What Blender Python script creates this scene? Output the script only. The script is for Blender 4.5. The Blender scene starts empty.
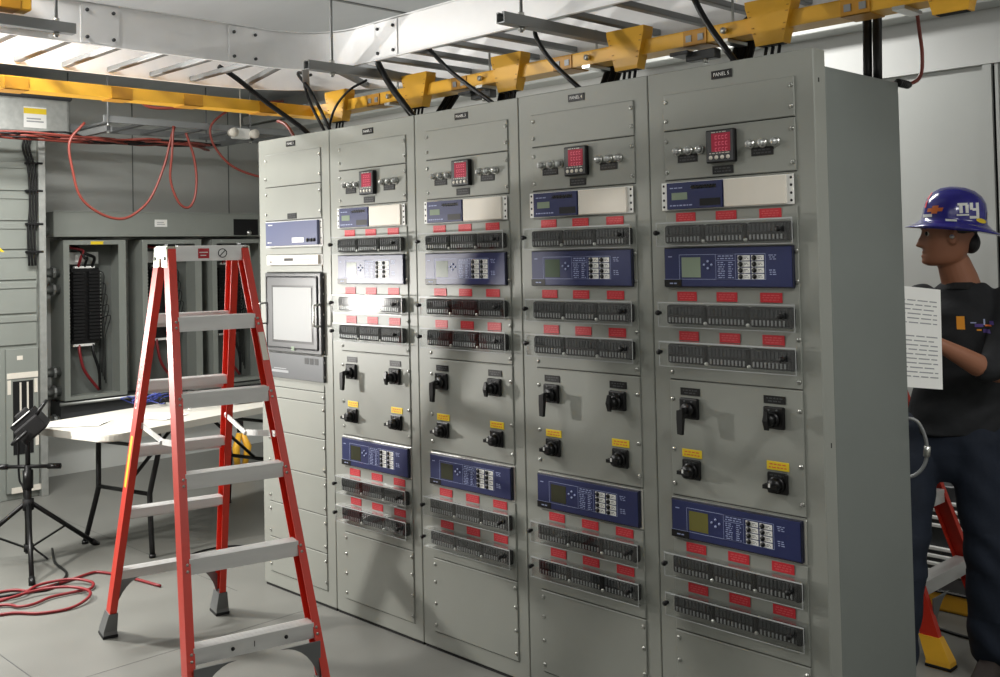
import bpy, bmesh, math, random
from mathutils import Vector, Matrix
from mathutils.bvhtree import BVHTree
random.seed(7)
sc = bpy.context.scene
COL = sc.collection
PI = math.pi
V = Vector

# ------------------------------------------------------------------ materials
def lin(c):
    o = []
    for v in c[:3]:
        v = v / 255.0
        o.append(v / 12.92 if v <= 0.04045 else ((v + 0.055) / 1.055) ** 2.4)
    return (o[0], o[1], o[2], 1.0)

MATS = {}
def mat(name, rgb, rough=0.5, metal=0.0, spec=0.5, vary=0.0, scale=8.0, bump=0.0, bscale=60.0, rvar=0.0,
        coat=0.0, emit=None, estr=0.0, stretch=(1, 1, 1)):
    m = bpy.data.materials.new(name)
    m.use_nodes = True
    nt = m.node_tree
    b = nt.nodes['Principled BSDF']
    b.inputs['Base Color'].default_value = lin(rgb)
    b.inputs['Roughness'].default_value = rough
    b.inputs['Metallic'].default_value = metal
    b.inputs['Specular IOR Level'].default_value = spec
    b.inputs['Coat Weight'].default_value = coat
    b.inputs['Coat Roughness'].default_value = 0.15
    if emit:
        b.inputs['Emission Color'].default_value = lin(emit)
        b.inputs['Emission Strength'].default_value = estr
    tc = None
    def coord():
        t = nt.nodes.new('ShaderNodeTexCoord')
        mp = nt.nodes.new('ShaderNodeMapping')
        mp.inputs['Scale'].default_value = stretch
        nt.links.new(t.outputs['Object'], mp.inputs['Vector'])
        return mp.outputs['Vector']
    if vary or rvar:
        tc = coord()
        n = nt.nodes.new('ShaderNodeTexNoise')
        n.inputs['Scale'].default_value = scale
        n.inputs['Detail'].default_value = 6
        nt.links.new(tc, n.inputs['Vector'])
        if vary:
            mx = nt.nodes.new('ShaderNodeMix'); mx.data_type = 'RGBA'
            d = [max(0, v * (1 - vary)) for v in rgb]; l = [min(255, v * (1 + vary)) for v in rgb]
            mx.inputs['A'].default_value = lin(d); mx.inputs['B'].default_value = lin(l)
            nt.links.new(n.outputs['Fac'], mx.inputs['Factor'])
            nt.links.new(mx.outputs['Result'], b.inputs['Base Color'])
        if rvar:
            mr = nt.nodes.new('ShaderNodeMapRange')
            mr.inputs['To Min'].default_value = max(0.02, rough - rvar); mr.inputs['To Max'].default_value = min(1, rough + rvar)
            nt.links.new(n.outputs['Fac'], mr.inputs['Value'])
            nt.links.new(mr.outputs['Result'], b.inputs['Roughness'])
    if bump:
        tc = tc or coord()
        n2 = nt.nodes.new('ShaderNodeTexNoise'); n2.inputs['Scale'].default_value = bscale
        nt.links.new(tc, n2.inputs['Vector'])
        bp = nt.nodes.new('ShaderNodeBump'); bp.inputs['Strength'].default_value = bump
        bp.inputs['Distance'].default_value = 0.01
        nt.links.new(n2.outputs['Fac'], bp.inputs['Height'])
        nt.links.new(bp.outputs['Normal'], b.inputs['Normal'])
    MATS[name] = m
    return m

M_PAINT = mat('grey_panel_paint', (139, 141, 134), 0.42, spec=0.45, vary=0.03, scale=5, bump=0.02, bscale=220)
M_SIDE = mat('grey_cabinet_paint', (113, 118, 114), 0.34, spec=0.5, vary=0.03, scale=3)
M_GAP = mat('shadow_gap_rubber', (20, 20, 20), 0.8)
M_STEEL = mat('bright_screw_steel', (205, 205, 200), 0.28, 1.0)
M_ALU = mat('ladder_aluminium', (212, 212, 210), 0.42, 0.5, vary=0.08, scale=30, rvar=0.12, stretch=(1, 0.1, 1))
M_TRAY = mat('brightened_tray_aluminium', (246, 246, 246), 0.45, 0.1, vary=0.05, scale=7, rvar=0.1)  # near white: strong light on the rail faces is put into the colour
M_RUNG = mat('shaded_rung_aluminium', (128, 130, 130), 0.5, 0.5)  # darker than the rails: shade on the rung undersides is put into the colour
M_GALV = mat('galvanised_steel', (176, 178, 174), 0.42, 0.7, vary=0.12, scale=24)
M_STRUT = mat('strut_steel', (140, 142, 142), 0.5, 0.6)
M_YEL = mat('yellow_plastic', (236, 178, 50), 0.4, vary=0.06, scale=9)
M_YELD = mat('yellow_coupling', (196, 138, 30), 0.45)
M_RED = mat('red_fibreglass', (194, 46, 27), 0.42, vary=0.07, scale=12, stretch=(1, 1, 0.15))
M_NAVY = mat('navy_relay_face', (28, 37, 84), 0.36, spec=0.5)
M_NAVYD = mat('navy_relay_edge', (18, 22, 44), 0.45)
M_LINE = mat('pale_blue_print', (150, 160, 196), 0.5)
M_LCD = mat('grey_green_display', (128, 142, 122), 0.25)
M_LCDD = mat('dark_green_display', (62, 78, 58), 0.25)
M_LCDK = mat('dark_olive_display', (52, 54, 36), 0.25)
M_LCDO = mat('olive_display', (104, 100, 44), 0.25)
M_WHITE = mat('white_plastic', (226, 226, 222), 0.45)
M_CREAM = mat('cream_blank', (214, 208, 196), 0.5, vary=0.03, scale=6)
M_BLACK = mat('black_plastic', (12, 12, 13), 0.38, spec=0.35)
M_BLACKM = mat('black_matte', (17, 17, 18), 0.7, spec=0.3)
M_DGREY = mat('dark_grey_plastic', (58, 60, 62), 0.45)
M_SLOT = mat('test_block_slots', (140, 142, 142), 0.4, 0.3)
M_TBG = mat('test_block_fingers', (44, 46, 48), 0.5, spec=0.3)
M_LABRED = mat('red_label', (186, 24, 38), 0.45)
M_LABTXT = mat('label_print', (200, 78, 82), 0.6)
M_LABYEL = mat('yellow_label', (226, 196, 36), 0.45)
M_METRED = mat('red_led_window', (150, 24, 54), 0.3, emit=(170, 20, 50), estr=0.10)
M_METLED = mat('red_led_digits', (214, 110, 130), 0.4, emit=(255, 60, 90), estr=0.15)
M_LAMP = mat('indicator_lens', (196, 198, 196), 0.15, 0.55)
M_SCREEN = mat('silver_screen', (132, 134, 134), 0.45)
M_PCGREY = mat('charcoal_chassis', (78, 80, 82), 0.42, 0.2)
M_MON = mat('monitor_bezel', (60, 61, 63), 0.38)
M_LAV = mat('slate_blue_face', (80, 86, 116), 0.38)
M_TABLE = mat('white_table_plastic', (186, 183, 174), 0.5, bump=0.04, bscale=300)
M_PAPER = mat('white_paper', (236, 236, 232), 0.75)
M_INK = mat('grey_print', (150, 152, 154), 0.8)
M_REDH = mat('red_hose', (120, 23, 29), 0.42)
M_ORW = mat('orange_red_cable', (122, 52, 42), 0.45)
M_BLUEW = mat('blue_wire', (44, 56, 130), 0.45)
M_WALLG = mat('wall_grey_paint', (176, 178, 174), 0.5, vary=0.03, scale=2)
M_WALLL = mat('wall_light_paint', (190, 191, 188), 0.45, vary=0.02, scale=2)
M_ENC = mat('enclosure_grey', (128, 132, 126), 0.48, vary=0.05, scale=4)
M_ENCD = mat('enclosure_back', (98, 102, 98), 0.55, vary=0.1, scale=5)
M_SKIN = mat('brown_skin', (146, 98, 74), 0.48, spec=0.4, vary=0.05, scale=20)
M_SHIRT = mat('charcoal_cotton', (40, 41, 43), 0.85, spec=0.2, vary=0.12, scale=14, bump=0.25, bscale=26)
M_SHIRTB = mat('black_undershirt', (14, 14, 16), 0.85)
M_JEANS = mat('dark_denim', (27, 33, 44), 0.8, spec=0.25, vary=0.28, scale=9, bump=0.3, bscale=24)
M_HAIR = mat('black_hair', (18, 16, 16), 0.6, bump=0.4, bscale=120)
M_HAT = mat('glossy_blue_helmet', (36, 32, 126), 0.2, coat=0.5)
M_HATR = mat('red_sticker', (214, 30, 60), 0.4)
M_ORANGE = mat('orange_sticker', (214, 112, 46), 0.45)
M_PURP = mat('purple_print', (78, 58, 130), 0.7)
M_ORP = mat('orange_print', (226, 150, 40), 0.7)
M_GREENY = mat('hinge_casting', (196, 204, 186), 0.5, 0.3)
M_GUS = mat('grey_gusset', (104, 106, 106), 0.45, 0.3)
M_BOOT = mat('brown_boot', (46, 38, 34), 0.7)
M_CONDUIT = mat('conduit_nipple', (150, 152, 150), 0.35, 0.8)

# floor: light grey sheet vinyl with faint seams and scuffs
mf = mat('grey_floor_vinyl', (110, 110, 105), 0.46, spec=0.4, vary=0.09, scale=2.4, bump=0.06, bscale=180, rvar=0.08)
# ceiling: grey painted steel decking sheet
M_CEIL = mat('ceiling_steel', (200, 203, 206), 0.34, 0.2, vary=0.05, scale=1.2, stretch=(1, 4, 1))

def acrylic():
    m = bpy.data.materials.new('clear_acrylic'); m.use_nodes = True
    nt = m.node_tree
    for n in list(nt.nodes): nt.nodes.remove(n)
    out = nt.nodes.new('ShaderNodeOutputMaterial')
    tr = nt.nodes.new('ShaderNodeBsdfTransparent'); tr.inputs['Color'].default_value = (0.97, 0.975, 0.975, 1)
    gl = nt.nodes.new('ShaderNodeBsdfGlossy'); gl.inputs['Roughness'].default_value = 0.05
    gl.inputs['Color'].default_value = (1, 1, 1, 1)
    lw = nt.nodes.new('ShaderNodeLayerWeight'); lw.inputs['Blend'].default_value = 0.5
    pw = nt.nodes.new('ShaderNodeMath'); pw.operation = 'POWER'; pw.inputs[1].default_value = 5.0
    ml = nt.nodes.new('ShaderNodeMath'); ml.operation = 'MULTIPLY_ADD'; ml.inputs[1].default_value = 0.96; ml.inputs[2].default_value = 0.035
    nt.links.new(lw.outputs['Facing'], pw.inputs[0]); nt.links.new(pw.outputs[0], ml.inputs[0])
    mx = nt.nodes.new('ShaderNodeMixShader')
    nt.links.new(ml.outputs[0], mx.inputs[0]); nt.links.new(tr.outputs[0], mx.inputs[1]); nt.links.new(gl.outputs[0], mx.inputs[2])
    nt.links.new(mx.outputs[0], out.inputs[0])
    return m
M_ACR = acrylic()
M_RIM = mat('acrylic_edge_highlight', (205, 208, 208), 0.2)  # pale strips along the cover edges, a highlight painted as colour
_b = M_RIM.node_tree.nodes['Principled BSDF']; _b.inputs['Alpha'].default_value = 0.55

# ------------------------------------------------------------------ mesh builder
class MB:
    def __init__(s): s.bm = bmesh.new(); s.mi = 0
    def _tag(s, faces):
        for f in faces: f.material_index = s.mi
    def box(s, x0, x1, y0, y1, z0, z1, bev=0.0, M=None, seg=1):
        c = V(((x0 + x1) / 2, (y0 + y1) / 2, (z0 + z1) / 2))
        r = bmesh.ops.create_cube(s.bm, size=1.0, matrix=Matrix.Translation(c) @ Matrix.Diagonal((abs(x1 - x0), abs(y1 - y0), abs(z1 - z0), 1)))
        vs = r['verts']
        if bev:
            es = list({e for v in vs for e in v.link_edges})
            rb = bmesh.ops.bevel(s.bm, geom=es, offset=bev, segments=seg, affect='EDGES', profile=0.5)
            vs = list({v for f in rb['faces'] for v in f.verts} | {v for v in vs if v.is_valid})
        fs = {f for v in vs for f in v.link_faces}
        s._tag(fs)
        if M is not None: bmesh.ops.transform(s.bm, matrix=M, verts=vs)
        return vs
    def beam(s, p0, p1, w, h, up=(0, 0, 1), bev=0.0):
        p0, p1 = V(p0), V(p1); d = p1 - p0; L = d.length; d.normalize()
        u = V(up); x = d.cross(u)
        if x.length < 1e-5: x = d.cross(V((1, 0, 0)))
        x.normalize(); z = x.cross(d)
        M = Matrix((( x.x, d.x, z.x, p0.x), (x.y, d.y, z.y, p0.y), (x.z, d.z, z.z, p0.z), (0, 0, 0, 1)))
        return s.box(-w / 2, w / 2, 0, L, -h / 2, h / 2, bev, M)
    def ring_loft(s, rings, cap=True, smooth=False):
        vv = [[s.bm.verts.new(p) for p in r] for r in rings]
        n = len(vv[0]); fs = []
        for a, b in zip(vv[:-1], vv[1:]):
            for i in range(n):
                fs.append(s.bm.faces.new((a[i], a[(i + 1) % n], b[(i + 1) % n], b[i])))
        if cap:
            fs.append(s.bm.faces.new(list(reversed(vv[0])))); fs.append(s.bm.faces.new(vv[-1]))
        s._tag(fs)
        for f in fs: f.smooth = smooth
        return [v for r in vv for v in r]
    def tube(s, pts, r, n=8, caps=True, smooth=True):
        pts = [V(p) for p in pts]
        rr = r if isinstance(r, (list, tuple)) else [r] * len(pts)
        rings = []; pu = None
        for i, p in enumerate(pts):
            t = (pts[min(i + 1, len(pts) - 1)] - pts[max(i - 1, 0)]).normalized()
            if pu is None:
                a = V((0, 0, 1)) if abs(t.z) < 0.9 else V((1, 0, 0))
                pu = t.cross(a).normalized()
            else:
                pu = (pu - t * pu.dot(t)).normalized()
            pv = t.cross(pu)
            rings.append([p + (pu * math.cos(2 * PI * k / n) + pv * math.sin(2 * PI * k / n)) * rr[i] for k in range(n)])
        return s.ring_loft(rings, caps, smooth)
    def cyl(s, p0, p1, r, n=14, r2=None, smooth=True):
        return s.tube([p0, p1], [r, r if r2 is None else r2], n, True, smooth)
    def prism(s, poly, axis, a, b):
        # poly: 2-D points; axis 'x','y' or 'z' extrusion from a to b
        def P(u, v, w):
            return (w, u, v) if axis == 'x' else (u, w, v) if axis == 'y' else (u, v, w)
        A = [s.bm.verts.new(P(u, v, a)) for u, v in poly]; B = [s.bm.verts.new(P(u, v, b)) for u, v in poly]
        n = len(poly); fs = [s.bm.faces.new(A), s.bm.faces.new(list(reversed(B)))]
        for i in range(n): fs.append(s.bm.faces.new((A[i], A[(i + 1) % n], B[(i + 1) % n], B[i])))
        s._tag(fs)
        return A + B
    def ball(s, c, r, sx=1, sy=1, sz=1, n=16, M=None):
        m = Matrix.Translation(V(c)) @ (M or Matrix.Identity(4)) @ Matrix.Diagonal((sx, sy, sz, 1))
        rr = bmesh.ops.create_uvsphere(s.bm, u_segments=n, v_segments=max(6, n // 2 + 2), radius=r, matrix=m)
        fs = {f for v in rr['verts'] for f in v.link_faces}
        s._tag(fs)
        for f in fs: f.smooth = True
        return rr['verts']
    def sweep(s, path, prof, closed=True):
        # path: list of (x,y); prof: list of (offset to the right of travel, z)
        rings = []
        P = [V((a, b, 0)) for a, b in path]
        for i, p in enumerate(P):
            t0 = (P[i] - P[i - 1]).normalized() if i else (P[1] - P[0]).normalized()
            t1 = (P[i + 1] - P[i]).normalized() if i < len(P) - 1 else t0
            n0 = V((t0.y, -t0.x, 0)); n1 = V((t1.y, -t1.x, 0)); nn = (n0 + n1).normalized(); nn /= max(0.3, nn.dot(n0))
            rings.append([p + nn * o + V((0, 0, z)) for o, z in prof])
        return s.ring_loft(rings, True)
    def text(s, txt, size, M, align='CENTER', depth=0.0):
        cu = bpy.data.curves.new('lettering', 'FONT'); cu.body = txt; cu.size = size; cu.align_x = align; cu.align_y = 'CENTER'
        cu.resolution_u = 2; cu.extrude = depth
        ob = bpy.data.objects.new('lettering', cu); COL.objects.link(ob)
        dg = bpy.context.evaluated_depsgraph_get()
        me = bpy.data.meshes.new_from_object(ob.evaluated_get(dg))
        ov = set(s.bm.verts); of = set(s.bm.faces)
        s.bm.from_mesh(me)
        vs = [v for v in s.bm.verts if v not in ov]
        bmesh.ops.transform(s.bm, matrix=M, verts=vs)
        for f in s.bm.faces:
            if f not in of: f.material_index = s.mi
        bpy.data.objects.remove(ob); bpy.data.curves.remove(cu); bpy.data.meshes.remove(me)
        return vs
    def mesh(s, name, mats, recalc=True):
        if recalc: bmesh.ops.recalc_face_normals(s.bm, faces=s.bm.faces)
        me = bpy.data.meshes.new(name); s.bm.to_mesh(me); s.bm.free()
        for m in (mats if isinstance(mats, (list, tuple)) else [mats]): me.materials.append(m)
        return me
    def build(s, name, mats, parent=None, loc=None, rotz=None, recalc=True):
        return place(name, s.mesh(name, mats, recalc), parent, loc, rotz)

def place(name, me, parent=None, loc=None, rotz=None):
    o = bpy.data.objects.new(name, me); COL.objects.link(o)
    if parent: o.parent = parent
    if loc is not None: o.location = loc
    if rotz: o.rotation_euler = (0, 0, rotz)
    return o

def tag(o, label, cat, group=None, kind=None):
    o['label'] = label; o['category'] = cat
    if group: o['group'] = group
    if kind: o['kind'] = kind
    return o
def thing(name, label, cat, loc=(0, 0, 0), rotz=0, group=None):
    o = bpy.data.objects.new(name, None); COL.objects.link(o)
    o.location = loc; o.rotation_euler = (0, 0, rotz); o.empty_display_size = 0.1
    return tag(o, label, cat, group)
def struct(name, mb, m):
    o = mb.build(name, m); o['kind'] = 'structure'; return o
def single(name, mb, m, label, cat, group=None):
    return tag(mb.build(name, m), label, cat, group)
CACHE = {}
def cached(key, fn):
    if key not in CACHE: CACHE[key] = fn()
    return CACHE[key]
def smooth_path(pts, k=6):
    # Catmull-Rom through the points
    P = [V(p) for p in pts]; P = [P[0] * 2 - P[1]] + P + [P[-1] * 2 - P[-2]]
    o = []
    for i in range(1, len(P) - 2):
        a, b, c, d = P[i - 1:i + 3]
        for j in range(k):
            t = j / k
            o.append(0.5 * ((2 * b) + (c - a) * t + (2 * a - 5 * b + 4 * c - d) * t * t + (3 * b - a - 3 * c + d) * t ** 3))
    o.append(P[-2]); return o
FRONT = Matrix.Rotation(PI / 2, 4, 'X')          # lettering drawn in XY -> faces -Y
def T(x, y, z): return Matrix.Translation((x, y, z))

# ------------------------------------------------------------------ room shell
XL, XR, YF, YB, ZC = -3.6, 6.2, -4.6, 2.25, 3.1
m = MB(); m.box(XL - .1, XR + .1, YF - .1, YB + .1, -0.1, 0.0)
struct('floor', m, mf)
# thin floor sheet seams are strips of darker joint filler
m = MB(); m.box(XL - .1, XR + .1, YF - .1, YB + .1, ZC, ZC + .1)
m.mi = 1
for x in [-2.4 + 1.22 * i for i in range(8)]: m.box(x - .012, x + .012, YF, YB, ZC - .006, ZC)
struct('ceiling', m, [M_CEIL, M_STRUT])
m = MB(); m.box(XL - .1, XL, YF, YB, 0, ZC)
m.mi = 1
for y in (-1.2, 0.25, 1.02, 1.92): m.box(XL, XL + .004, y - .004, y + .004, 1.9, ZC)
struct('wall_left', m, [M_WALLG, M_ENCD])
m = MB(); m.box(XL - .1, XR + .1, YB, YB + .1, 0, ZC)
m.mi = 1
m.box(XL, XR, YB - .03, YB, 2.53, ZC)
m.mi = 0
m.box(2.83, 2.87, YB - .025, YB, 0, 2.53)
m.box(2.885, 2.90, YB - .02, YB, 0, 2.53)
m.mi = 2
m.box(2.872, 2.884, YB - .006, YB, 0, 2.52)
m.box(2.94, 2.955, YB - .01, YB, 2.34, 2.36)
struct('wall_back', m, [M_WALLG, M_WALLL, M_BLACKM])
m = MB(); m.box(XR, XR + .1, YF, YB, 0, ZC); struct('wall_right', m, M_WALLL)
m = MB(); m.box(XL - .1, XR + .1, YF - .1, YF, 0, ZC); struct('wall_front', m, M_WALLL)
# floor joints seen crossing under the ladder
m = MB()
m.box(-3.5, 6.1, -1.302, -1.298, 0.0, 0.0006); m.box(0.499, 0.501, -4.5, 0.0, 0.0, 0.0006)
m.box(-3.5, 0.0, -0.162, -0.160, 0.0, 0.0006)
struct('trim_1', m, M_DGREY)
# long pale wireway along the head of the back wall
m = MB()
m.box(-3.5, 6.1, YB - .19, YB - .031, 2.79, 2.87, .004)
m.box(-3.5, 6.1, YB - .23, YB - .031, 2.88, 2.955, .004)
single('wireway', m, M_WALLG, 'long pale grey wireway running along the top of the back wall behind the yellow ducts', 'wireway')

# ------------------------------------------------------------------ the panel row
W = 0.6294
H = 2.286
FP = 0.005       # plate thickness; plates stand proud of y = 0

def screw_mesh():
    def f():
        b = MB(); b.cyl((0, 0, 0), (0, -.004, 0), .0075, 10, .006); b.mi = 1
        b.box(-.005, .005, -.0046, -.0038, -.0009, .0009)
        return b.mesh('screw', [M_STEEL, M_DGREY])
    return cached('screw', f)

def dashes(b, x0, x1, z0, z1, rows, y, seed=0):
    r = random.Random(seed)
    dz = (z1 - z0) / rows
    for k in range(rows):
        zc = z1 - dz * (k + .5); h = dz * .42
        inset = r.uniform(0, .3) * (x1 - x0) / 2
        x = x0 + inset
        while x < x1 - inset - .003:
            l = r.uniform(.006, .016)
            b.box(x, min(x + l, x1 - inset), y - .0004, y, zc - h / 2, zc + h / 2)
            x += l + .004

def legend_mesh(key, w, h, base, rows, txt=M_LABTXT):
    def f():
        b = MB(); b.box(0, w, -.0025, 0, 0, h, .0006); b.mi = 1
        dashes(b, w * .1, w * .9, h * .14, h * .86, rows, -.0025, hash(key) % 97 if not isinstance(key, str) else len(key))
        return b.mesh('label', [base, txt])
    return cached(('leg', key), f)

def relay(parent, u0, z0, w, h, lcd, y=-FP):
    key = ('relay', round(w, 3), round(h, 3))
    def f():
        b = MB()
        b.mi = 1; b.box(0, w, -.012, 0, 0, h, .002)
        b.mi = 0; b.box(.004, w - .004, -.014, -.0115, .004, h - .004, .001)
        b.mi = 2
        yy = -.0142
        def frame(a, c, d, e, t=.0014):
            b.box(a, c, yy - .0003, yy, d, d + t); b.box(a, c, yy - .0003, yy, e - t, e)
            b.box(a, a + t, yy - .0003, yy, d, e); b.box(c - t, c, yy - .0003, yy, d, e)
        frame(w * .13, w * .805, h * .2, h * .82)
        frame(w * .425, w * .58, h * .2, h * .82, .001)
        b.box(w * .43, w * .58, yy - .0003, yy, h * .655, h * .665)
        dashes(b, w * .44, w * .565, h * .68, h * .8, 2, yy, 3)
        dashes(b, w * .44, w * .5, h * .22, h * .64, 8, yy, 4)
        dashes(b, w * .52, w * .565, h * .22, h * .64, 8, yy, 6)
        dashes(b, w * .825, w * .89, h * .66, h * .8, 3, yy, 8)
        dashes(b, w * .825, w * .89, h * .3, h * .45, 3, yy, 9)
        dashes(b, w * .03, w * .09, h * .74, h * .8, 1, yy, 2)
        b.box(0, w * .15, yy - .0003, yy, h * .2, h * .208)
        return b.mesh('protective_relay', [M_NAVY, M_NAVYD, M_LINE])
    r = place('protective_relay', cached(key, f), parent, (u0, y, z0))
    def fl():
        b = MB(); b.box(0, w * .155, -.0005, 0, 0, h * .5, .0002); return b.mesh('display', lcd)
    place('display', cached((key, 'lcd', lcd.name), fl), r, (w * .15, -.0142, h * .25))
    def fk():
        b = MB(); b.box(0, w * .092, -.0008, 0, 0, h * .125, .0003); b.mi = 1
        b.cyl((w * .022, -.0006, h * .0625), (w * .022, -.004, h * .0625), w * .0165, 12); b.mi = 2
        dashes(b, w * .045, w * .085, h * .03, h * .1, 2, -.0008, 12)
        return b.mesh('key', [M_WHITE, M_BLACK, M_DGREY])
    km = cached((key, 'key'), fk)
    for i in range(4):
        for j in range(2):
            place('key', km, r, (w * (.598 + j * .103), -.0142, h * (.655 - .148 * i)))
    def fn():
        b = MB()
        for a, c in ((0, .085), (0, -.085), (-.03, 0), (.03, 0)):
            b.cyl((w * a, -.0006, h * c), (w * a, -.0025, h * c), .0042, 8)
        return b.mesh('navigation_keys', M_LINE)
    place('navigation_pad', cached((key, 'nav'), fn), r, (w * .365, -.0142, h * .56))
    def fb():
        b = MB(); b.box(0, w * .145, -.0006, 0, 0, h * .18); b.mi = 1
        dashes(b, w * .04, w * .11, h * .05, h * .12, 1, -.0006, 5)
        return b.mesh('nameplate', [M_BLACK, M_LINE])
    place('nameplate', cached((key, 'badge'), fb), r, (w * .002, -.0142, h * .015))
    return r

def test_block(parent, z0, z1, y=-FP):
    # three rounded terminal segments in a row behind a clear cover
    h = z1 - z0; key = ('tb', round(h, 3))
    def f():
        b = MB()
        x = 0.0; seg = .1565
        for s_ in range(3):
            a = s_ * .16
            n = 24; ring = []
            b.box(a, a + seg, -.022, 0, 0, h, .008, seg=2)
            b.mi = 1
            for k in range(10):
                xx = a + .012 + k * .0138
                b.box(xx, xx + .0055, -.0262, -.0218, h * .10, h * .36, .0008)
            b.mi = 2
            for k in range(10):
                xx = a + .012 + k * .0138
                b.box(xx - .001, xx + .0085, -.0275, -.0218, h * .5, h * .9, .001)
            b.mi = 0
        b.box(.455, .476, -.03, 0, 0, h, .009, seg=2)
        return b.mesh('test_block', [M_BLACKM, M_SLOT, M_TBG])
    t = place('test_block', cached(key, f), parent, (.072, y, z0))
    def fc():
        b = MB(); hh = h + .02; w_ = .512; d = .043
        # open-backed clear box: front sheet, top, bottom and the two ends
        b.box(0, w_, -d, -d + .002, 0, hh); b.box(0, w_, -d + .002, -.0005, hh - .002, hh); b.box(0, w_, -d + .002, -.0005, 0, .002)
        b.box(0, .002, -d + .002, -.0005, .002, hh - .002); b.box(w_ - .002, w_, -d + .002, -.0005, .002, hh - .002)
        b.mi = 1
        b.box(0, w_, -d - .0012, -d - .0002, hh - .0045, hh); b.box(0, w_, -d - .001, -d - .0002, 0, .002)
        b.box(0, .002, -d - .001, -d - .0002, .002, hh - .0045); b.box(w_ - .002, w_, -d - .001, -d - .0002, .002, hh - .0045)
        return b.mesh('clear_cover', [M_ACR, M_RIM])
    c = place('clear_cover', cached((key, 'cov'), fc), t, (-.018, 0, -.009))
    def fk():
        b = MB(); b.cyl((0, -.043, 0), (0, -.056, 0), .0065, 12); b.cyl((0, -.056, 0), (0, -.062, 0), .0095, 14, .008)
        return b.mesh('cover_knob', M_BLACK)
    km = cached('cover_knob', fk)
    place('cover_knob', km, t, (-.009, 0, h * .6)); place('cover_knob', km, t, (.452, 0, h * .6))
    def fs():
        b = MB(); b.cyl((0, -.022, 0), (0, -.028, 0), .006, 10); return b.mesh('cover_screw', M_STEEL)
    sm = cached('cover_stud', fs)
    for xx in (.158, .318): place('stud', sm, t, (xx, 0, .006))
    return t

def control_switch(parent, u, z, pistol):
    def f():
        b = MB(); b.box(-.037, .037, -.014, 0, -.035, .035, .005, seg=2); b.cyl((0, -.014, -.004), (0, -.026, -.004), .024, 20)
        b.mi = 1
        for a in (-.014, .014): b.cyl((a, -.0135, .024), (a, -.0146, .024), .004, 10)
        b.box(-.012, .012, -.0266, -.0258, -.001, .001)
        return b.mesh('control_switch', [M_BLACK, M_DGREY])
    s = place('control_switch', cached('csw', f), parent, (u, -FP, z))
    if pistol:
        def g():
            b = MB()
            b.cyl((0, -.026, -.004), (0, -.052, -.004), .011, 12)
            b.ring_loft([[(-.011, y0, -.0), (.012, y0, .006), (.012, y1, .006), (-.011, y1, -.0)] for y0, y1 in ((-.05, -.066),)] +
                        [[(-.012, -.05, -.03), (.011, -.05, -.03), (.011, -.066, -.03), (-.012, -.066, -.03)],
                         [(-.010, -.053, -.078), (.008, -.053, -.08), (.008, -.066, -.08), (-.010, -.066, -.078)]])
            return b.mesh('pistol_handle', M_BLACK)
        place('pistol_handle', cached('pistol', g), s)
    else:
        def g():
            b = MB()
            b.cyl((0, -.026, -.004), (0, -.05, -.004), .02, 18, .017)
            b.ring_loft([[(-.006, -.05, -.034), (.006, -.05, -.034), (.006, -.058, -.032), (-.006, -.058, -.032)],
                         [(-.009, -.048, -.004), (.009, -.048, -.004), (.009, -.064, -.004), (-.009, -.064, -.004)],
                         [(-.006, -.05, .026), (.006, -.05, .026), (.006, -.058, .024), (-.006, -.058, .024)]])
            return b.mesh('rotary_knob', M_BLACK)
        place('rotary_knob', cached('rknob', g), s)
    return s
def selector_switch(parent, u, z):
    def f():
        b = MB(); b.box(-.036, .036, -.012, 0, -.033, .033, .004); b.cyl((0, -.012, -.004), (0, -.018, -.004), .027, 20)
        b.mi = 1; dashes(b, -.026, .026, .02, .03, 1, -.0122, 3)
        return b.mesh('selector_switch', [M_BLACK, M_DGREY])
    s = place('selector_switch', cached('ssw', f), parent, (u, -FP, z))
    def g():
        b = MB()
        b.cyl((0, -.018, -.004), (0, -.042, -.004), .023, 20, .02)
        b.ring_loft([[(-.022, -.04, -.012), (.022, -.04, -.012), (.022, -.04, .004), (-.022, -.04, .004)],
                     [(-.024, -.058, -.010), (.024, -.058, -.010), (.024, -.058, .002), (-.024, -.058, .002)]])
        b.mi = 1; b.box(-.003, .003, -.0595, -.0575, -.004, .008)
        return b.mesh('switch_knob', [M_BLACK, M_WHITE])
    place('switch_knob', cached('sknob', g), s)
    return s

def panel_shell(i, label):
    p = thing('relay_panel', label, 'control panel', (i * W, 0, 0), 0, 'control panels in the grey row')
    def fr():
        b = MB()
        b.box(.0012, W - .0012, 0, .0735, .012, H, .003)
        b.mi = 1; b.box(.01, W - .01, .004, .07, 0, .013)
        b.box(W - .0016, W - .0009, .026, .034, 2.182, 2.196); b.box(W - .0016, W - .0009, .04, .046, 1.06, 1.075)
        return b.mesh('front_frame', [M_PAINT, M_GAP])
    place('front_frame', cached('frame', fr), p)
    def bo():
        b = MB(); b.box(.004, W - .004, .078, .595, .012, 2.237, .002)
        b.box(.0045, W - .0045, .5935, .5965, .05, 2.2, .001)
        b.mi = 1; b.box(.012, W - .012, .0735, .0785, .02, 2.22); b.box(.012, W - .012, .09, .58, 0, .013)
        return b.mesh('cabinet_body', [M_SIDE, M_GAP])
    place('cabinet_body', cached('body', bo), p)
    def npl():
        b = MB(); b.box(0, .078, -.003, 0, 0, .027, .0006); b.mi = 1
        b.text('PANEL %d' % (i + 1), .0165, T(.039, -.0034, .0135) @ FRONT)
        return b.mesh('nameplate', [M_BLACK, M_WHITE])
    place('nameplate', npl(), p, (.263, 0, 2.235))
    return p

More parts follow.
